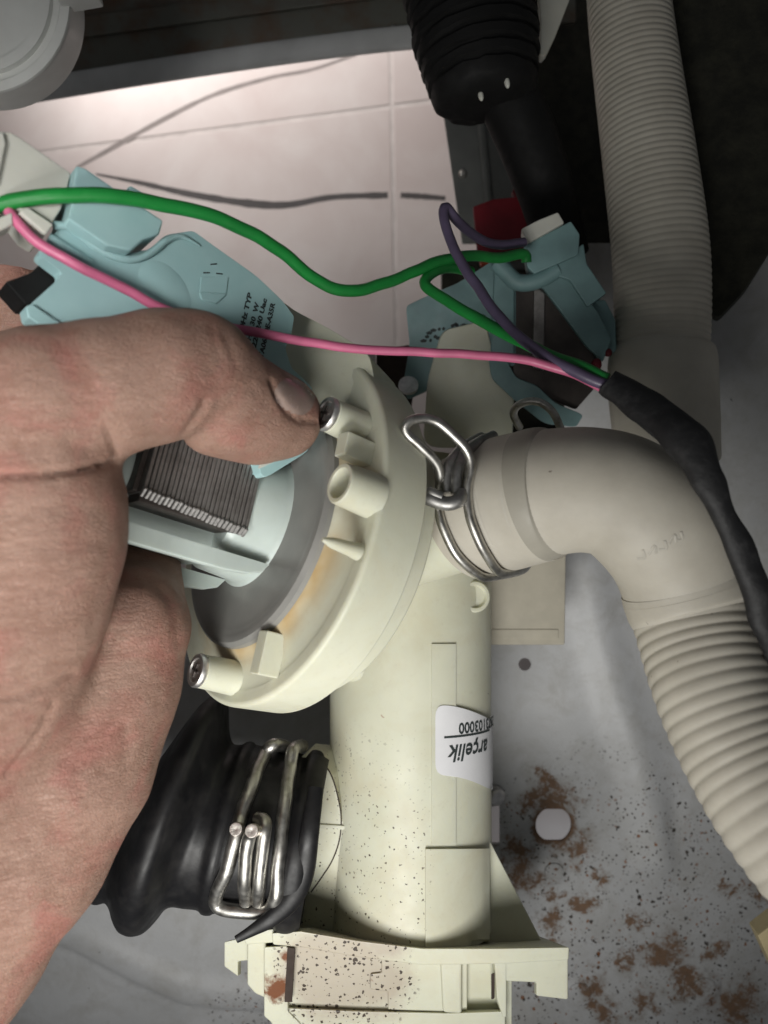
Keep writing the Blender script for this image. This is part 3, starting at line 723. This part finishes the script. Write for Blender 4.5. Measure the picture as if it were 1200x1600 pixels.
# --- sticker with print, on the housing
stk = patch(679, 770, 1101, 1210, .075, .02, 'sticker', M['sticker'], pump, 24, 16, .16, 26)
def on_cyl(text, px, py, size, bold, shear, pxscale=1.0):
    """text rotated half a turn, wrapped round the housing; starts at the right end"""
    pass
def wrap_text(V, Fc, p0, name):
    """p0: pixel of the END of the line (left in the photo); text is upside down"""
    xmax = max(v.x for v in V); a0 = hit(*p0, ht)
    r0 = a0-HA; h0 = r0.dot(hx); rad = (r0-hx*h0).normalized(); side = hx.cross(rad)
    if side.x < 0: side = -side
    out = []
    for v in V:
        s = (xmax-v.x)/HR; out.append(HA+hx*(h0-(v.y*-1)*-1+ (xmax-v.x)*.10)+(rad*math.cos(s)+side*math.sin(s))*(HR*1.0+.092))
    return link(name, (out, Fc), M['ink'], stk, 0, False)
def upside(p): return p
V, Fc = text_mesh('arçelik', .66, .012, .25)
k = 1.42/max(v.x for v in V)*1.15
V2 = [Vector((v.x*k, v.y*.98, 0)) for v in V]
def place(V, Fc, px, py, name):
    xmax = max(v.x for v in V); a0 = hit(px, py, ht); r0 = a0-HA; h0 = r0.dot(hx); rad = (r0-hx*h0).normalized(); side = hx.cross(rad)
    if side.x < 0: side = -side
    out = []
    for v in V:
        s = (xmax-v.x)/HR
        out.append(HA+hx*(h0+v.y+(xmax-v.x)*.06*(xmax-v.x)*.0)+(rad*math.cos(s)+side*math.sin(s))*(HR+.085))
    # hx points down the picture, so +y of the type runs down: upside down lettering
    return link(name, (out, Fc), M['ink'], stk, 0, False)
place(V2, Fc, 697, 1165, 'lettering')
Vl = [(0, 0, 0), (1.9, 0, 0), (1.9, .05, 0), (0, .05, 0)]
Vr = [Vector((1.9*i/20, y, 0)) for i in range(21) for y in (0, .055)]
place(Vr, [(2*i, 2*i+2, 2*i+3, 2*i+1) for i in range(20)], 692, 1150, 'rule_line')
V, Fc = text_mesh('2873103000', .40, .010)
k = 1.95/max(v.x for v in V)
place([Vector((v.x*k, v.y*1.05, 0)) for v in V], Fc, 714, 1130, 'number')

# ================================================================== HOSES
eh = thing('drain_hose', 'off white rubber elbow hose bending down into ribbed hose at right', 'hose', P(1250, 1380, 19.6))
EL = [(730, 811, 20.55, 99), (762, 796, 20.1, 103), (800, 784, 19.75, 105), (850, 772, 19.1, 104)]
sl = tube_px(EL, 30, 64); link('sleeve', sl, M['hose'], eh)
EB = [(830, 776, 19.3, 102), (870, 768, 18.9, 99), (920, 766, 18.5, 98), (970, 778, 18.3, 99), (1020, 816, 18.2, 102), (1052, 866, 18.4, 98), (1070, 920, 18.5, 94), (1082, 962, 18.4, 89)]
ebv = tube_px(EB, 60, 64); elb = link('elbow', ebv, M['hose'], eh)
link('seam_band', tube_px([(838, 774, 19.2, 104.5), (850, 771, 19.08, 104.6), (864, 769, 18.96, 102), (874, 767.5, 18.86, 97)], 8, 64), M['hoseband'], eh)
link('collar', tube_px([(1066, 908, 18.5, 96), (1072, 926, 18.5, 97.5), (1080, 952, 18.45, 96), (1085, 966, 18.4, 89)], 16, 64), M['hose'], eh)
def ribbed(pts, pitch, amp, per=9, segs=56):
    pp = [tuple(P(*p[:3]))+(p[3]*p[2]/FPX,) for p in pts]
    _, L = catmull(pp, 10); nr = int(L/pitch); n = nr*per+1
    arr, L = catmull(pp, n)
    rad = [arr[i, 3]-amp+amp*2*(abs(math.cos(math.pi*i/per))**.8) - amp for i in range(n)]
    return sweep(arr[:, :3], rad, segs)
rv = ribbed([(1080, 955, 18.5, 92), (1097, 1015, 18.1, 93), (1123, 1090, 17.5, 95), (1166, 1180, 16.8, 98), (1226, 1275, 16.0, 102), (1306, 1370, 15.3, 107), (1396, 1460, 14.7, 110)], .285, .020)
link('ribbed_tube', rv, M['hose'], eh, 80)
# faint moulded letters on the elbow
et = bvh(ebv)
for k, (x, y) in enumerate(((1000, 866), (1018, 860), (1034, 852), (1050, 843), (1060, 838))):
    a, b_, c = hit(x-5, y+7, et, -.034, 18), hit(x+4, y-7, et, -.03, 18), hit(x+7, y+5, et, -.034, 18)
    link('moulded_mark', wire([a, b_, c] if k % 2 else [a, c, b_], .05, 12, 8), M['hose'], elb)

uh = thing('upright_hose', 'dim grey ribbed hose standing upright at the right, with smooth collar below', 'hose', P(1035, 690, 25))
link('ribbed_tube', ribbed([(978, -120, 25.5, 63), (982, 0, 25.5, 63), (996, 120, 25.4, 66), (1014, 250, 25.2, 70), (1030, 380, 25, 73), (1034, 470, 25, 73), (1033, 552, 25, 72)], .20, .017, 7, 48), M['hose'], uh, 80)
link('collar', tube_px([(1033, 540, 25, 71), (1033, 548, 25, 78), (1034, 570, 25, 82), (1036, 620, 25, 82), (1040, 670, 25, 80), (1045, 720, 25.3, 76)], 40, 56), M['hose'], uh)

# ================================================================== CLAMPS
et2 = bvh(sl, ebv)
Z = lambda x, y: (600+x/4.615, 620+y/4.615)
WR = .118
def zw(pts, dd, off=WR):
    out = []
    for q in pts:
        x, y = Z(q[0], q[1])
        if len(q) == 3 and q[2]: out.append(P(x, y, q[2]))
        else: out.append(hit(x, y, et2, off, dd))
    return out
cl = thing('spring_clamp', 'bent steel wire spring clamp gripping the pale elbow sleeve', 'hose clamp', P(735, 780, 18.9), 'wire spring clamps')
loopA = [(400, 650, 18.75), (398, 540, 18.5), (350, 440, 18.3), (270, 360, 18.15), (180, 285, 18.05), (150, 225, 18.0), (195, 172, 18.0), (300, 160, 18.1), (420, 205, 18.2), (540, 310, 18.3), (610, 410, 18.4), (633, 520, 18.45), (622, 680), (632, 840), (680, 990), (745, 1130), (830, 1235), (940, 1258, 19.8), (1010, 1238, 20.6), (1040, 1200, 21.2)]
link('wire_loop', wire(zw(loopA, 19), WR, 130, 14), M['steel'], cl)
loopB = [(395, 740, 18.75), (415, 800), (445, 930), (515, 1080), (605, 1190), (720, 1268), (850, 1285, 20.1), (970, 1258, 20.9)]
link('wire_loop', wire(zw(loopB, 19), WR, 90, 14), M['steel'], cl)
link('wire_loop', wire(zw([(700, 285, 20.3), (620, 330, 19.6), (530, 400, 19.0), (470, 480, 18.75), (448, 570, 18.65), (455, 690, 18.6)], 19), WR*1.15, 50, 14), M['screw2'], cl)
link('wire_loop', wire(zw([(790, 280, 20.6), (690, 320, 19.6), (600, 390, 19.0), (545, 480, 18.7), (525, 580, 18.55), (525, 700, 18.45)], 19), WR*1.15, 50, 14), M['screw2'], cl)
link('hook', wire(zw([(205, 680, 18.5), (262, 705, 18.4), (330, 735, 18.33), (410, 762, 18.28), (480, 765, 18.25), (545, 735, 18.3), (560, 690, 18.45)], 18.3), .17, 50, 14), M['screw2'], cl)
link('hook', wire(zw([(318, 672, 18.35), (345, 690, 18.3), (420, 720, 18.25)], 18.3), .12, 20, 12), M['screw2'], cl)
c2 = thing('spring_clamp', 'small half hidden steel wire loop rising behind the elbow top', 'hose clamp', P(840, 660, 21.5), 'wire spring clamps')
link('wire_loop', wire([P(812, 668, 22.5), P(802, 648, 22), P(808, 634, 21.7), P(826, 627, 21.5), P(846, 630, 21.4), P(864, 645, 21.4), P(878, 676, 21.6)], .11, 50, 14), M['steel'], c2)

# ================================================================== BLACK BOOT
bo = thing('rubber_boot', 'shiny black rubber bellows boot pushed onto the pump inlet', 'rubber boot', P(330, 1440, 23))
RB = [  # centre px, half length px, ring tilt as the vector along the ring (dx, dy), depth
    (492, 1318, 130, 46, -270), (478, 1315, 137, 48, -270), (462, 1312, 137, 50, -268), (452, 1310, 128, 50, -268), (430, 1300, 124, 50, -262),
    (400, 1294, 123, 52, -260), (372, 1291, 124, 56, -258), (364, 1290, 128, 56, -258), (354, 1289, 128, 58, -258), (346, 1288, 123, 60, -256),
    (331, 1287, 123, 74, -256), (318, 1284, 125, 88, -262), (309, 1278, 136, 95, -290), (301, 1270, 160, 103, -335), (294, 1264, 178, 106, -346), (283, 1263, 183, 106, -346), (270, 1265, 180, 106, -346), (257, 1270, 170, 106, -340), (242, 1278, 150, 104, -330), (225, 1289, 124, 100, -325), (207, 1301, 103, 96, -320), (190, 1311, 96, 95, -310), (168, 1322, 84, 95, -300), (130, 1340, 84, 100, -280), (60, 1370, 84, 100, -280), (-40, 1410, 84, 100, -280)]
arr, L = catmull([(*P(x, y, 22.7), r*22.7/FPX, dx, -dy) for x, y, r, dx, dy in RB], 150)
rings = []
for a in arr:
    c = Vector(a[:3]); t = Vector((a[4], a[5], 0)).normalized(); zz = Vector((0, 0, 1))
    rings.append([c+t*(a[3]*math.cos(2*math.pi*j/72))+zz*(a[3]*math.sin(2*math.pi*j/72)) for j in range(72)])
bv_ = rings_to_mesh(rings)
boot = link('bellows', bv_, M['rubber'], bo, 60)
bt = bvh(bv_)
link('band_tail', tube_px([(494, 1230, 20.9, 12), (484, 1300, 20.4, 15), (474, 1365, 20.4, 17), (456, 1404, 20.3, 17), (425, 1434, 20.15, 14), (394, 1454, 20.1, 9), (369, 1468, 20.05, 6)], 50, 16, .55), M['rubber'], bo)
cl3 = thing('spring_clamp', 'shiny steel wire clamp round the black boot, its two cut ends in front', 'hose clamp', P(395, 1430, 20.6), 'wire spring clamps')
Q = lambda x, y: (130+x/3, 1050+y/3)
def qw(pts, off=.11):
    out = []
    for q in pts:
        x, y = Q(q[0], q[1])
        out.append(P(x, y, q[2]) if len(q) == 3 else hit(x, y, bt, off, 22.5))
    return out
r3 = .185
link('wire_loop', wire(qw([(960, 360, 23.2), (935, 345, 22.7), (890, 345, 22.2), (850, 400), (805, 500), (765, 600), (735, 680), (716, 735, 20.35), (700, 830, 20.25), (665, 950, 20.3), (628, 1040, 20.5), (632, 1095, 20.6), (700, 1122, 20.55), (800, 1130, 20.5), (870, 1110, 20.4), (902, 1040, 20.2), (915, 900), (930, 760), (950, 600), (970, 460), (985, 370, 22.1), (1010, 345, 22.8), (1030, 350, 23.3)]), r3, 200, 16), M['steel'], cl3)
link('wire_end', wire(qw([(760, 1085, 20.5), (757, 980, 20.15), (768, 860, 20.05), (783, 770, 19.98), (790, 745, 19.9)]), r3*.95, 40, 16), M['steel'], cl3)
link('wire_end', wire(qw([(815, 1085, 20.5), (822, 980, 20.2), (836, 860, 20.15), (848, 760, 20.1), (850, 705, 20.3), (820, 690, 20.5)]), r3*.95, 50, 16), M['steel'], cl3)
for x, y, d in ((716, 737, 19.98), (790, 745, 19.80)):
    c = P(*Q(x, y), d); v, f = lathe([(-.25, .17), (0, .175), (.03, .16), (.035, .12), (.02, .02)], c, (-.1, .35, 1), 20)
    link('cut_end', (v, f), M['cut'], cl3, 30)

# ================================================================== SECOND PUMP
p2 = thing('circulation_pump', 'second pump with dull teal frame and dark core behind the wires', 'pump', P(720, 680, 25))
N2 = Vector((.25, -.55, .8)).normalized()
ax2 = Vector((.15, .75, .55)).normalized()
c2_ = P(700, 775, 24.3)
link('flange', lathe([(.0, .1), (.0, 2.3), (.0, 2.55), (-.08, 2.62), (-.7, 2.62), (-.75, 2.5), (-1.6, 2.3), (-1.6, .1)], c2_, ax2, 80), M['cream'], p2, 35)
tp = Plane(P(720, 500, 25), (-.15, -.15, 1))
link('motor_body', prism_px(smooth_poly([(660, 700), (668, 590), (690, 516), (758, 500), (772, 556), (804, 606), (800, 700)], .2, 3), tp, 1.2, .15, .12), M['cream'], p2)
link('frame_plate', prism_px(smooth_poly([(634, 478), (668, 462), (716, 442), (778, 402), (792, 402), (806, 424), (806, 575), (768, 555), (755, 505), (690, 520), (668, 610), (636, 625), (630, 600), (640, 540)], .15, 3), tp, .4, .05), M['teal_shaded'], p2)
link('frame_post', prism_px([(772, 420), (804, 424), (804, 560), (766, 556)], tp, .5, .08, .2), M['teal_shaded'], p2)
link('frame_foot', prism_px(smooth_poly([(762, 552), (790, 560), (806, 590), (838, 602), (868, 630), (912, 648), (900, 668), (850, 662), (800, 622), (768, 592)], .2, 3), tp, .5, .06, .25), M['teal_shaded'], p2)
link('frame_arm', prism_px([(800, 436), (850, 424), (895, 436), (935, 488), (956, 530), (942, 566), (915, 540), (848, 450)], tp, .5, .06, .2), M['teal_shaded'], p2)
sd, L = catmull([tuple(tp.at(x, y, .25)) for x, y in ((776, 410), (790, 425), (806, 440), (826, 442), (850, 434), (872, 420))], 24)
link('saddle', sweep(sd, [.26]*24, 14), M['teal_shaded'], p2)
link('plug_shroud', prism_px([(818, 384), (892, 345), (906, 366), (904, 398), (835, 428), (824, 418)], tp, 1.3, .05, .6), M['teal_shaded'], p2)
link('shroud_block', prism_px([(850, 424), (912, 380), (917, 412), (948, 458), (918, 480), (890, 438)], tp, 1.2, .05, .4), M['teal_shaded'], p2)
link('frame_skirt', prism_px([(915, 470), (946, 468), (962, 500), (964, 548), (936, 562), (915, 520)], tp, .8, .06, -.2), M['teal_shaded'], p2)
link('core', prism_px([(802, 440), (846, 440), (928, 515), (935, 600), (900, 640), (800, 600)], tp, 1.0, .05, -.05), M['lamdark'], p2)
link('core_edge', prism_px([(834, 444), (852, 458), (850, 580), (832, 574)], tp, .3, .04, .05), M['lam'], p2)
link('screw', lathe([(0, .32), (.12, .32), (.16, .2), (.16, .02)], tp.at(638, 604, .3), (0, .4, .9), 20), M['screw'], p2)
for i in range(26):
    u = i/25; x = 664+90*u+random.uniform(-3, 3); y = 528-26*u+random.uniform(-9, 9)
    a = random.uniform(2.5, 6)
    link('print_mark', prism_px([(x-a, y), (x, y-3), (x+a, y-1), (x+a*.6, y+2.5), (x-a*.5, y+3)], tp, .012, 0, .012), M['ink'], p2, 0)
link('side_pin', blob(P(932, 570, 24.2), (.16, 0, 0), (0, .2, 0), (0, 0, .16)), M['red'], p2)
link('side_pin', blob(P(950, 551, 24.4), (.13, 0, 0), (0, .13, 0), (0, 0, .13)), M['red'], p2)

# ================================================================== BLACK RIBBED BOOT AT TOP
g = thing('cable_boot', 'big black ribbed cable boot hanging in from the top edge', 'cable boot', P(755, 160, 24.5))
pts = [(722, -70, 24.5, 108), (735, 0, 24.5, 101), (744, 60, 24.5, 98), (752, 110, 24.5, 90), (757, 145, 24.5, 82), (759, 160, 24.5, 70), (760, 168, 24.5, 40)]
arr, L = catmull([tuple(P(*p[:3]))+(p[3]*p[2]/FPX,) for p in pts], 120)
rad = [a[3]-(.10 if (i % 11) < 4 and 30 < i < 105 else 0) for i, a in enumerate(arr)]
gv = sweep(arr[:, :3], rad, 48)
gv = ([v+Vector((mnoise.noise(v*2.5), mnoise.noise(v*2.5+Vector((4, 4, 4))), 0))*.07 for v in gv[0]], gv[1]); link('ribbed_sleeve', gv, M['black'], g, 30)
gt = bvh(gv)
for x, y in ((751, 148), (792, 128)):
    c = hit(x, y, gt, 0, 23); link('mould_mark', blob(c, (.08, .02, 0), (-.04, .19, 0), (0, 0, .1)), M['white_plastic'], g)
link('cable_neck', tube_px([(782, 130, 25, 46), (812, 190, 25.3, 48), (840, 260, 25.7, 46), (862, 330, 26.2, 42), (880, 400, 27, 40)], 40, 32), M['black'], g)

# ================================================================== HAND
def surface_nets(Fv, org, h):
    s = Fv < 0
    sh = np.array(Fv.shape)-1
    corners = [(i, j, k) for i in (0, 1) for j in (0, 1) for k in (0, 1)]
    sl_ = lambda c: tuple(slice(o, o+int(n)) for o, n in zip(c, sh))
    cntc = sum(s[sl_(c)].astype(np.int8) for c in corners)
    mask = (cntc > 0) & (cntc < 8)
    cells = np.argwhere(mask); N = len(cells)
    idx = -np.ones(tuple(sh), np.int64); idx[mask] = np.arange(N)
    pos = np.zeros((N, 3)); num = np.zeros(N)
    for a in corners:
        for ax in range(3):
            if a[ax]: continue
            b = list(a); b[ax] = 1
            ca = cells+np.array(a); cb = cells+np.array(b)
            fa = Fv[ca[:, 0], ca[:, 1], ca[:, 2]]; fb = Fv[cb[:, 0], cb[:, 1], cb[:, 2]]
            x = (fa < 0) != (fb < 0)
            t = np.where(x, fa/np.where(x, fa-fb, 1), 0)
            p = np.tile(np.array(a, float), (N, 1)); p[:, ax] = t
            pos[x] += p[x]; num[x] += 1
    V = org+(cells+pos/num[:, None])*h
    faces = []
    for ax in range(3):
        o1, o2 = (ax+1) % 3, (ax+2) % 3
        lo = [slice(None)]*3; hi = [slice(None)]*3
        lo[ax] = slice(0, -1); hi[ax] = slice(1, None)
        ch = s[tuple(lo)] != s[tuple(hi)]
        e = np.argwhere(ch)
        ok = (e[:, o1] > 0) & (e[:, o2] > 0) & (e[:, o1] < sh[o1]) & (e[:, o2] < sh[o2])
        e = e[ok]
        st = s[tuple(e.T)]
        q = []
        for d1, d2 in ((-1, -1), (0, -1), (0, 0), (-1, 0)):
            c = e.copy(); c[:, o1] += d1; c[:, o2] += d2; q.append(idx[tuple(c.T)])
        q = np.array(q).T
        q[~st] = q[~st][:, ::-1]
        faces.append(q)
    return V, np.concatenate(faces)
def rcone(Pn, a, b, ra, rb):
    ba = b-a; L2 = ba.dot(ba); t = np.clip(((Pn-a)@ba)/L2, 0, 1)
    d = np.linalg.norm(Pn-(a+t[..., None]*ba), axis=-1)
    return d-(ra+(rb-ra)*t)
def smin(a, b, k):
    h = np.maximum(k-np.abs(a-b), 0)/k
    return np.minimum(a, b)-h*h*k*.25
def bone(pts): return [(np.array(P(*p[:3]), np.float32), p[3]*p[2]/FPX) for p in pts]
THUMB = bone([(-60, 655, 13.9, 112), (60, 628, 14.4, 110), (170, 606, 14.9, 102), (250, 588, 15.4, 99), (298, 574, 15.7, 90)])
THUMB2 = bone([(322, 580, 15.9, 82), (350, 626, 16.5, 84), (398, 646, 17.1, 77), (436, 651, 17.5, 67)])
THEN = bone([(30, 690, 14.6, 112), (58, 780, 14.7, 120), (50, 860, 14.8, 126), (30, 950, 15.0, 122), (-10, 1060, 15.3, 124), (-90, 1200, 15.6, 150)])
PALM = bone([(196, 982, 17.4, 100), (153, 1080, 17.4, 114), (98, 1190, 17.2, 134), (12, 1320, 17.0, 148), (-110, 1470, 16.8, 168), (-260, 1650, 16.8, 180)])
FILL = bone([(-20, 900, 16.4, 110), (0, 1080, 16.6, 130), (-100, 1250, 16.4, 160)])
IDX = bone([(205, 950, 18.2, 84), (196, 850, 19.8, 76), (130, 690, 21.4, 70), (60, 540, 21.4, 64), (10, 440, 20.3, 56)])
MID = bone([(150, 1000, 19.0, 84), (110, 850, 20.6, 74), (40, 690, 22.0, 70), (-30, 560, 21.6, 62), (-60, 480, 20.6, 54)])
RING = bone([(80, 1060, 19.0, 84), (30, 880, 20.8, 72), (-40, 720, 22.0, 66), (-110, 600, 21.4, 60), (-130, 540, 20.4, 52)])
PINK = bone([(10, 1120, 19.0, 80), (-60, 930, 20.6, 66), (-130, 790, 21.4, 58), (-180, 700, 20.8, 50)])
lo = np.array([-14.2, -12.6, 6.4]); hi_ = np.array([-1.4, 6.2, 18.2]); HH = .078
dims = np.ceil((hi_-lo)/HH).astype(int)
G = np.stack(np.meshgrid(*[lo[k]+HH*np.arange(dims[k]) for k in range(3)], indexing='ij'), -1).astype(np.float32)
def chain(bn, k=.25):
    d = None
    for (a, ra), (b, rb) in zip(bn[:-1], bn[1:]):
        q = rcone(G, a, b, ra, rb); d = q if d is None else smin(d, q, k)
    return d
D = chain(PALM, .6)
D = smin(D, chain(FILL, .6), .9)
D = smin(D, chain(THEN, .6), .42)
th = smin(chain(THUMB, .3), chain(THUMB2, .3), .14)
D = smin(D, th, .45)
for f in (IDX, MID, RING, PINK): D = smin(D, chain(f), .30)
HV, HF = surface_nets(D, lo, HH)
del G, D, th
HF = [tuple(int(i) for i in q) for q in HF]
hm = mesh_from('hand', HV, HF)
for _ in range(3):   # light smoothing
    e_ = np.array([e.vertices[:] for e in hm.edges]); acc = np.zeros_like(HV); c_ = np.zeros(len(HV))
    np.add.at(acc, e_[:, 0], HV[e_[:, 1]]); np.add.at(acc, e_[:, 1], HV[e_[:, 0]]); np.add.at(c_, e_.ravel(), 1)
    HV = HV*.45+.55*acc/c_[:, None]
hm.vertices.foreach_set('co', HV.astype(np.float32).ravel()); hm.update()
nr = np.zeros(len(HV)*3, np.float32); hm.vertices.foreach_get('normal', nr); nr = nr.reshape(-1, 3)
dd = CAMZ-HV[:, 2]; sx = 600+HV[:, 0]*FPX/dd; sy = 800-HV[:, 1]*FPX/dd
vis = np.clip(nr[:, 2]*2+.3, 0, 1)
disp = np.zeros(len(HV))
def crease(pts, wpx, depth, dmin=0, dmax=99):
    global disp
    best = np.full(len(HV), 1e9)
    for (x0, y0), (x1, y1) in zip(pts[:-1], pts[1:]):
        L2 = (x1-x0)**2+(y1-y0)**2; t = np.clip(((sx-x0)*(x1-x0)+(sy-y0)*(y1-y0))/L2, 0, 1)
        best = np.minimum(best, np.hypot(sx-(x0+t*(x1-x0)), sy-(y0+t*(y1-y0))))
    sel = (dd > dmin) & (dd < dmax)
    disp = disp - np.where(sel, depth*np.exp(-(best/wpx)**2)*vis, 0)
    disp = disp + np.where(sel, .0*depth*np.exp(-((best-wpx*2.2)/(wpx*1.3))**2)*vis, 0)
crease([(321, 628), (316, 640), (303, 660), (284, 688)], 6, .075)
pass
crease([(424, 596), (432, 620), (446, 642), (466, 658), (494, 660)], 4, .085)
crease([(350, 520), (362, 545), (372, 575)], 7, .022)
crease([(330, 510), (338, 540), (346, 560)], 7, .02)
crease([(388, 612), (395, 604), (400, 612)], 5, .03)
crease([(-20, 742), (60, 740), (120, 735), (182, 722)], 5, .13, 0, 15.9)
crease([(166, 670), (178, 694), (184, 712)], 6, .07)
crease([(105, 690), (135, 700)], 7, .02)
crease([(-10, 800), (60, 790), (150, 800)], 10, .012)
crease([(-10, 860), (70, 850), (150, 845)], 10, .014)
crease([(-10, 930), (50, 925), (120, 900)], 10, .012)
crease([(-10, 1092), (40, 1085), (80, 1070), (112, 1052)], 5, .07)
crease([(10, 1210), (45, 1170), (70, 1135), (85, 1100)], 5, .07)
crease([(-10, 1165), (40, 1140), (70, 1120)], 6, .05)
crease([(150, 1060), (158, 1030), (166, 990)], 12, .03, 15.5)
crease([(195, 1130), (200, 1160), (196, 1190)], 10, .03)
crease([(180, 900), (230, 905), (262, 925)], 12, .04, 15)
crease([(250, 905), (275, 950), (280, 1000)], 12, .03, 15)
crease([(70, 1260), (90, 1300), (80, 1360)], 16, .03)
for _ in range(0): pass
for i in range(len(HV)):
    pass
nz_ = np.array([mnoise.noise(Vector(v)*.9) for v in HV])*.035 + np.array([mnoise.noise(Vector(v)*2.6) for v in HV])*.012
disp += nz_
HV = HV + nr*disp[:, None]
hroot = thing('hand', 'bare hand gripping the pump motor, thumb bent across the teal bracket', 'hand', P(-60, 1450, 16.5))
vf = ([Vector(v) for v in HV], HF)
hand = link('skin', vf, M['skin'], hroot, 0, False)
hand.data.shade_smooth()
htree = bvh(vf)
# thumbnail
nv, nf = [], []
ncx, ncy = 460, 620
ua = np.array([.88, .48]); ub = np.array([-.48, .88])
NU, NVv = 12, 12
for j in range(NVv+1):
    for i in range(NU+1):
        u, v = i/NU*2-1, j/NVv*2-1
        r_ = math.hypot(u, v); k = max(abs(u), abs(v))/max(r_, 1e-6)
        k = k**.75
        x = ncx+ua[0]*u*k*32+ub[0]*v*k*25; y = ncy+ua[1]*u*k*32+ub[1]*v*k*25
        q = hit(x, y, htree, .0, 17.2)
        nv.append(q+Vector((.3, .3, .9)).normalized()*(.035*(1-.9*max(abs(u), abs(v))**3)))
for j in range(NVv):
    for i in range(NU):
        a = j*(NU+1)+i; nf.append((a, a+1, a+NU+2, a+NU+1))
link('thumbnail', (nv, nf), M['nail'], hroot, 60)

# ================================================================== WIRE HARNESS
wh = thing('wire_harness', 'pink, green and purple wires running into black tape, with a white plug', 'wire harness', P(1180, 950, 17))
pk = [(12, 292, 15.6), (10, 316, 15.2), (22, 342, 15.1), (60, 378, 15.2), (120, 414, 15.4), (190, 448, 15.9), (262, 486, 16.4), (330, 506, 16.9), (400, 521, 17.3), (480, 534, 17.7), (560, 545, 18.0), (640, 550, 18.2), (720, 553, 18.3), (800, 560, 18.4), (860, 573, 18.4), (910, 590, 18.3), (955, 612, 18.2)]
tag(link('pink_wire', wire([P(*q) for q in pk], .107, 160, 12), M['wpink'], wh), 'pink wire from the white plug')
gr = [(-60, 340, 14.9), (-20, 326, 15.0), (20, 314, 15.1), (90, 306, 15.3), (170, 308, 15.7), (250, 318, 16.3), (330, 338, 17.0), (400, 368, 17.7), (450, 402, 18.4), (490, 434, 19.0), (530, 452, 19.4), (570, 452, 19.8), (620, 436, 20.4), (670, 414, 21.0), (720, 402, 21.8), (780, 402, 22.6), (818, 398, 23.0), (822, 412, 23.1)]
tag(link('green_wire', wire([P(*q) for q in gr], .15, 180, 12), M['wgreen'], wh), 'long bright green wire dipping in the middle')
g2 = [(735, 424, 22.5), (706, 418, 21.8), (688, 422, 21.4), (668, 434, 21.0), (668, 448, 20.8), (690, 466, 20.5), (740, 494, 20.0), (790, 522, 19.4), (850, 552, 18.8), (910, 574, 18.4), (950, 592, 18.2)]
tag(link('green_wire', wire([P(*q) for q in g2], .15, 110, 12), M['wgreen'], wh), 'short green wire doubling back to the tape')
pu = [(820, 378, 23.2), (780, 382, 22.8), (748, 374, 22.2), (715, 346, 21.4), (697, 325, 21.0), (693, 338, 20.9), (706, 378, 20.7), (730, 424, 20.3), (768, 480, 19.7), (810, 526, 19.1), (860, 562, 18.5), (910, 586, 18.2), (958, 604, 18.1)]
tag(link('purple_wire', wire([P(*q) for q in pu], .135, 130, 12), M['wpurple'], wh), 'dark purple wire looped upward')
tv = tube_px([(950, 597, 18.15, 23), (962, 606, 18.05, 25), (1000, 632, 17.5, 27), (1045, 664, 16.9, 31), (1080, 700, 16.5, 32), (1105, 748, 16.3, 26), (1128, 798, 16.3, 23), (1150, 850, 16.4, 24), (1172, 905, 16.5, 24), (1192, 960, 16.6, 24), (1225, 1040, 16.8, 24)], 100, 24, .75)
tv = ([v+Vector((mnoise.noise(v*1.3), mnoise.noise(v*1.3+Vector((9, 2, 1))), mnoise.noise(v*1.1+Vector((3, 7, 5)))))*.10 for v in tv[0]], tv[1])
tag(link('tape_sleeve', tv, M['tape'], wh), 'wrinkled black tape wrap')
link('tape_fold', tube_px([(965, 625, 17.9, 8), (1010, 660, 17.4, 12), (1050, 694, 17.0, 11), (1085, 730, 16.7, 8), (1110, 770, 16.5, 4)], 40, 12, .6), M['tape'], wh)
wp = link('white_plug', prism_px([(-60, 195), (18, 206), (32, 214), (112, 270), (104, 300), (96, 326), (72, 364), (52, 352), (34, 328), (-60, 300)], BP, 1.2, .05, .12), M['white_plastic'], wh)
link('plug_rib', prism_px([(30, 330), (42, 322), (84, 350), (72, 366)], BP, .4, .04, .25), M['white_plastic'], wp)
link('plug_rib', prism_px([(-30, 352), (20, 330), (22, 350), (-20, 372)], BP, .5, .05, .2), M['white_plastic'], wp)
link('plug_edge', prism_px([(-60, 195), (6, 206), (10, 224), (-4, 290), (-60, 290)], BP, .4, .05, .22), M['white_plastic'], wp)
link('second_plug', prism_px([(814, 358), (840, 344), (872, 331), (882, 348), (826, 380)], tp, 1.0, .05, .75), M['white_plastic'], wh)
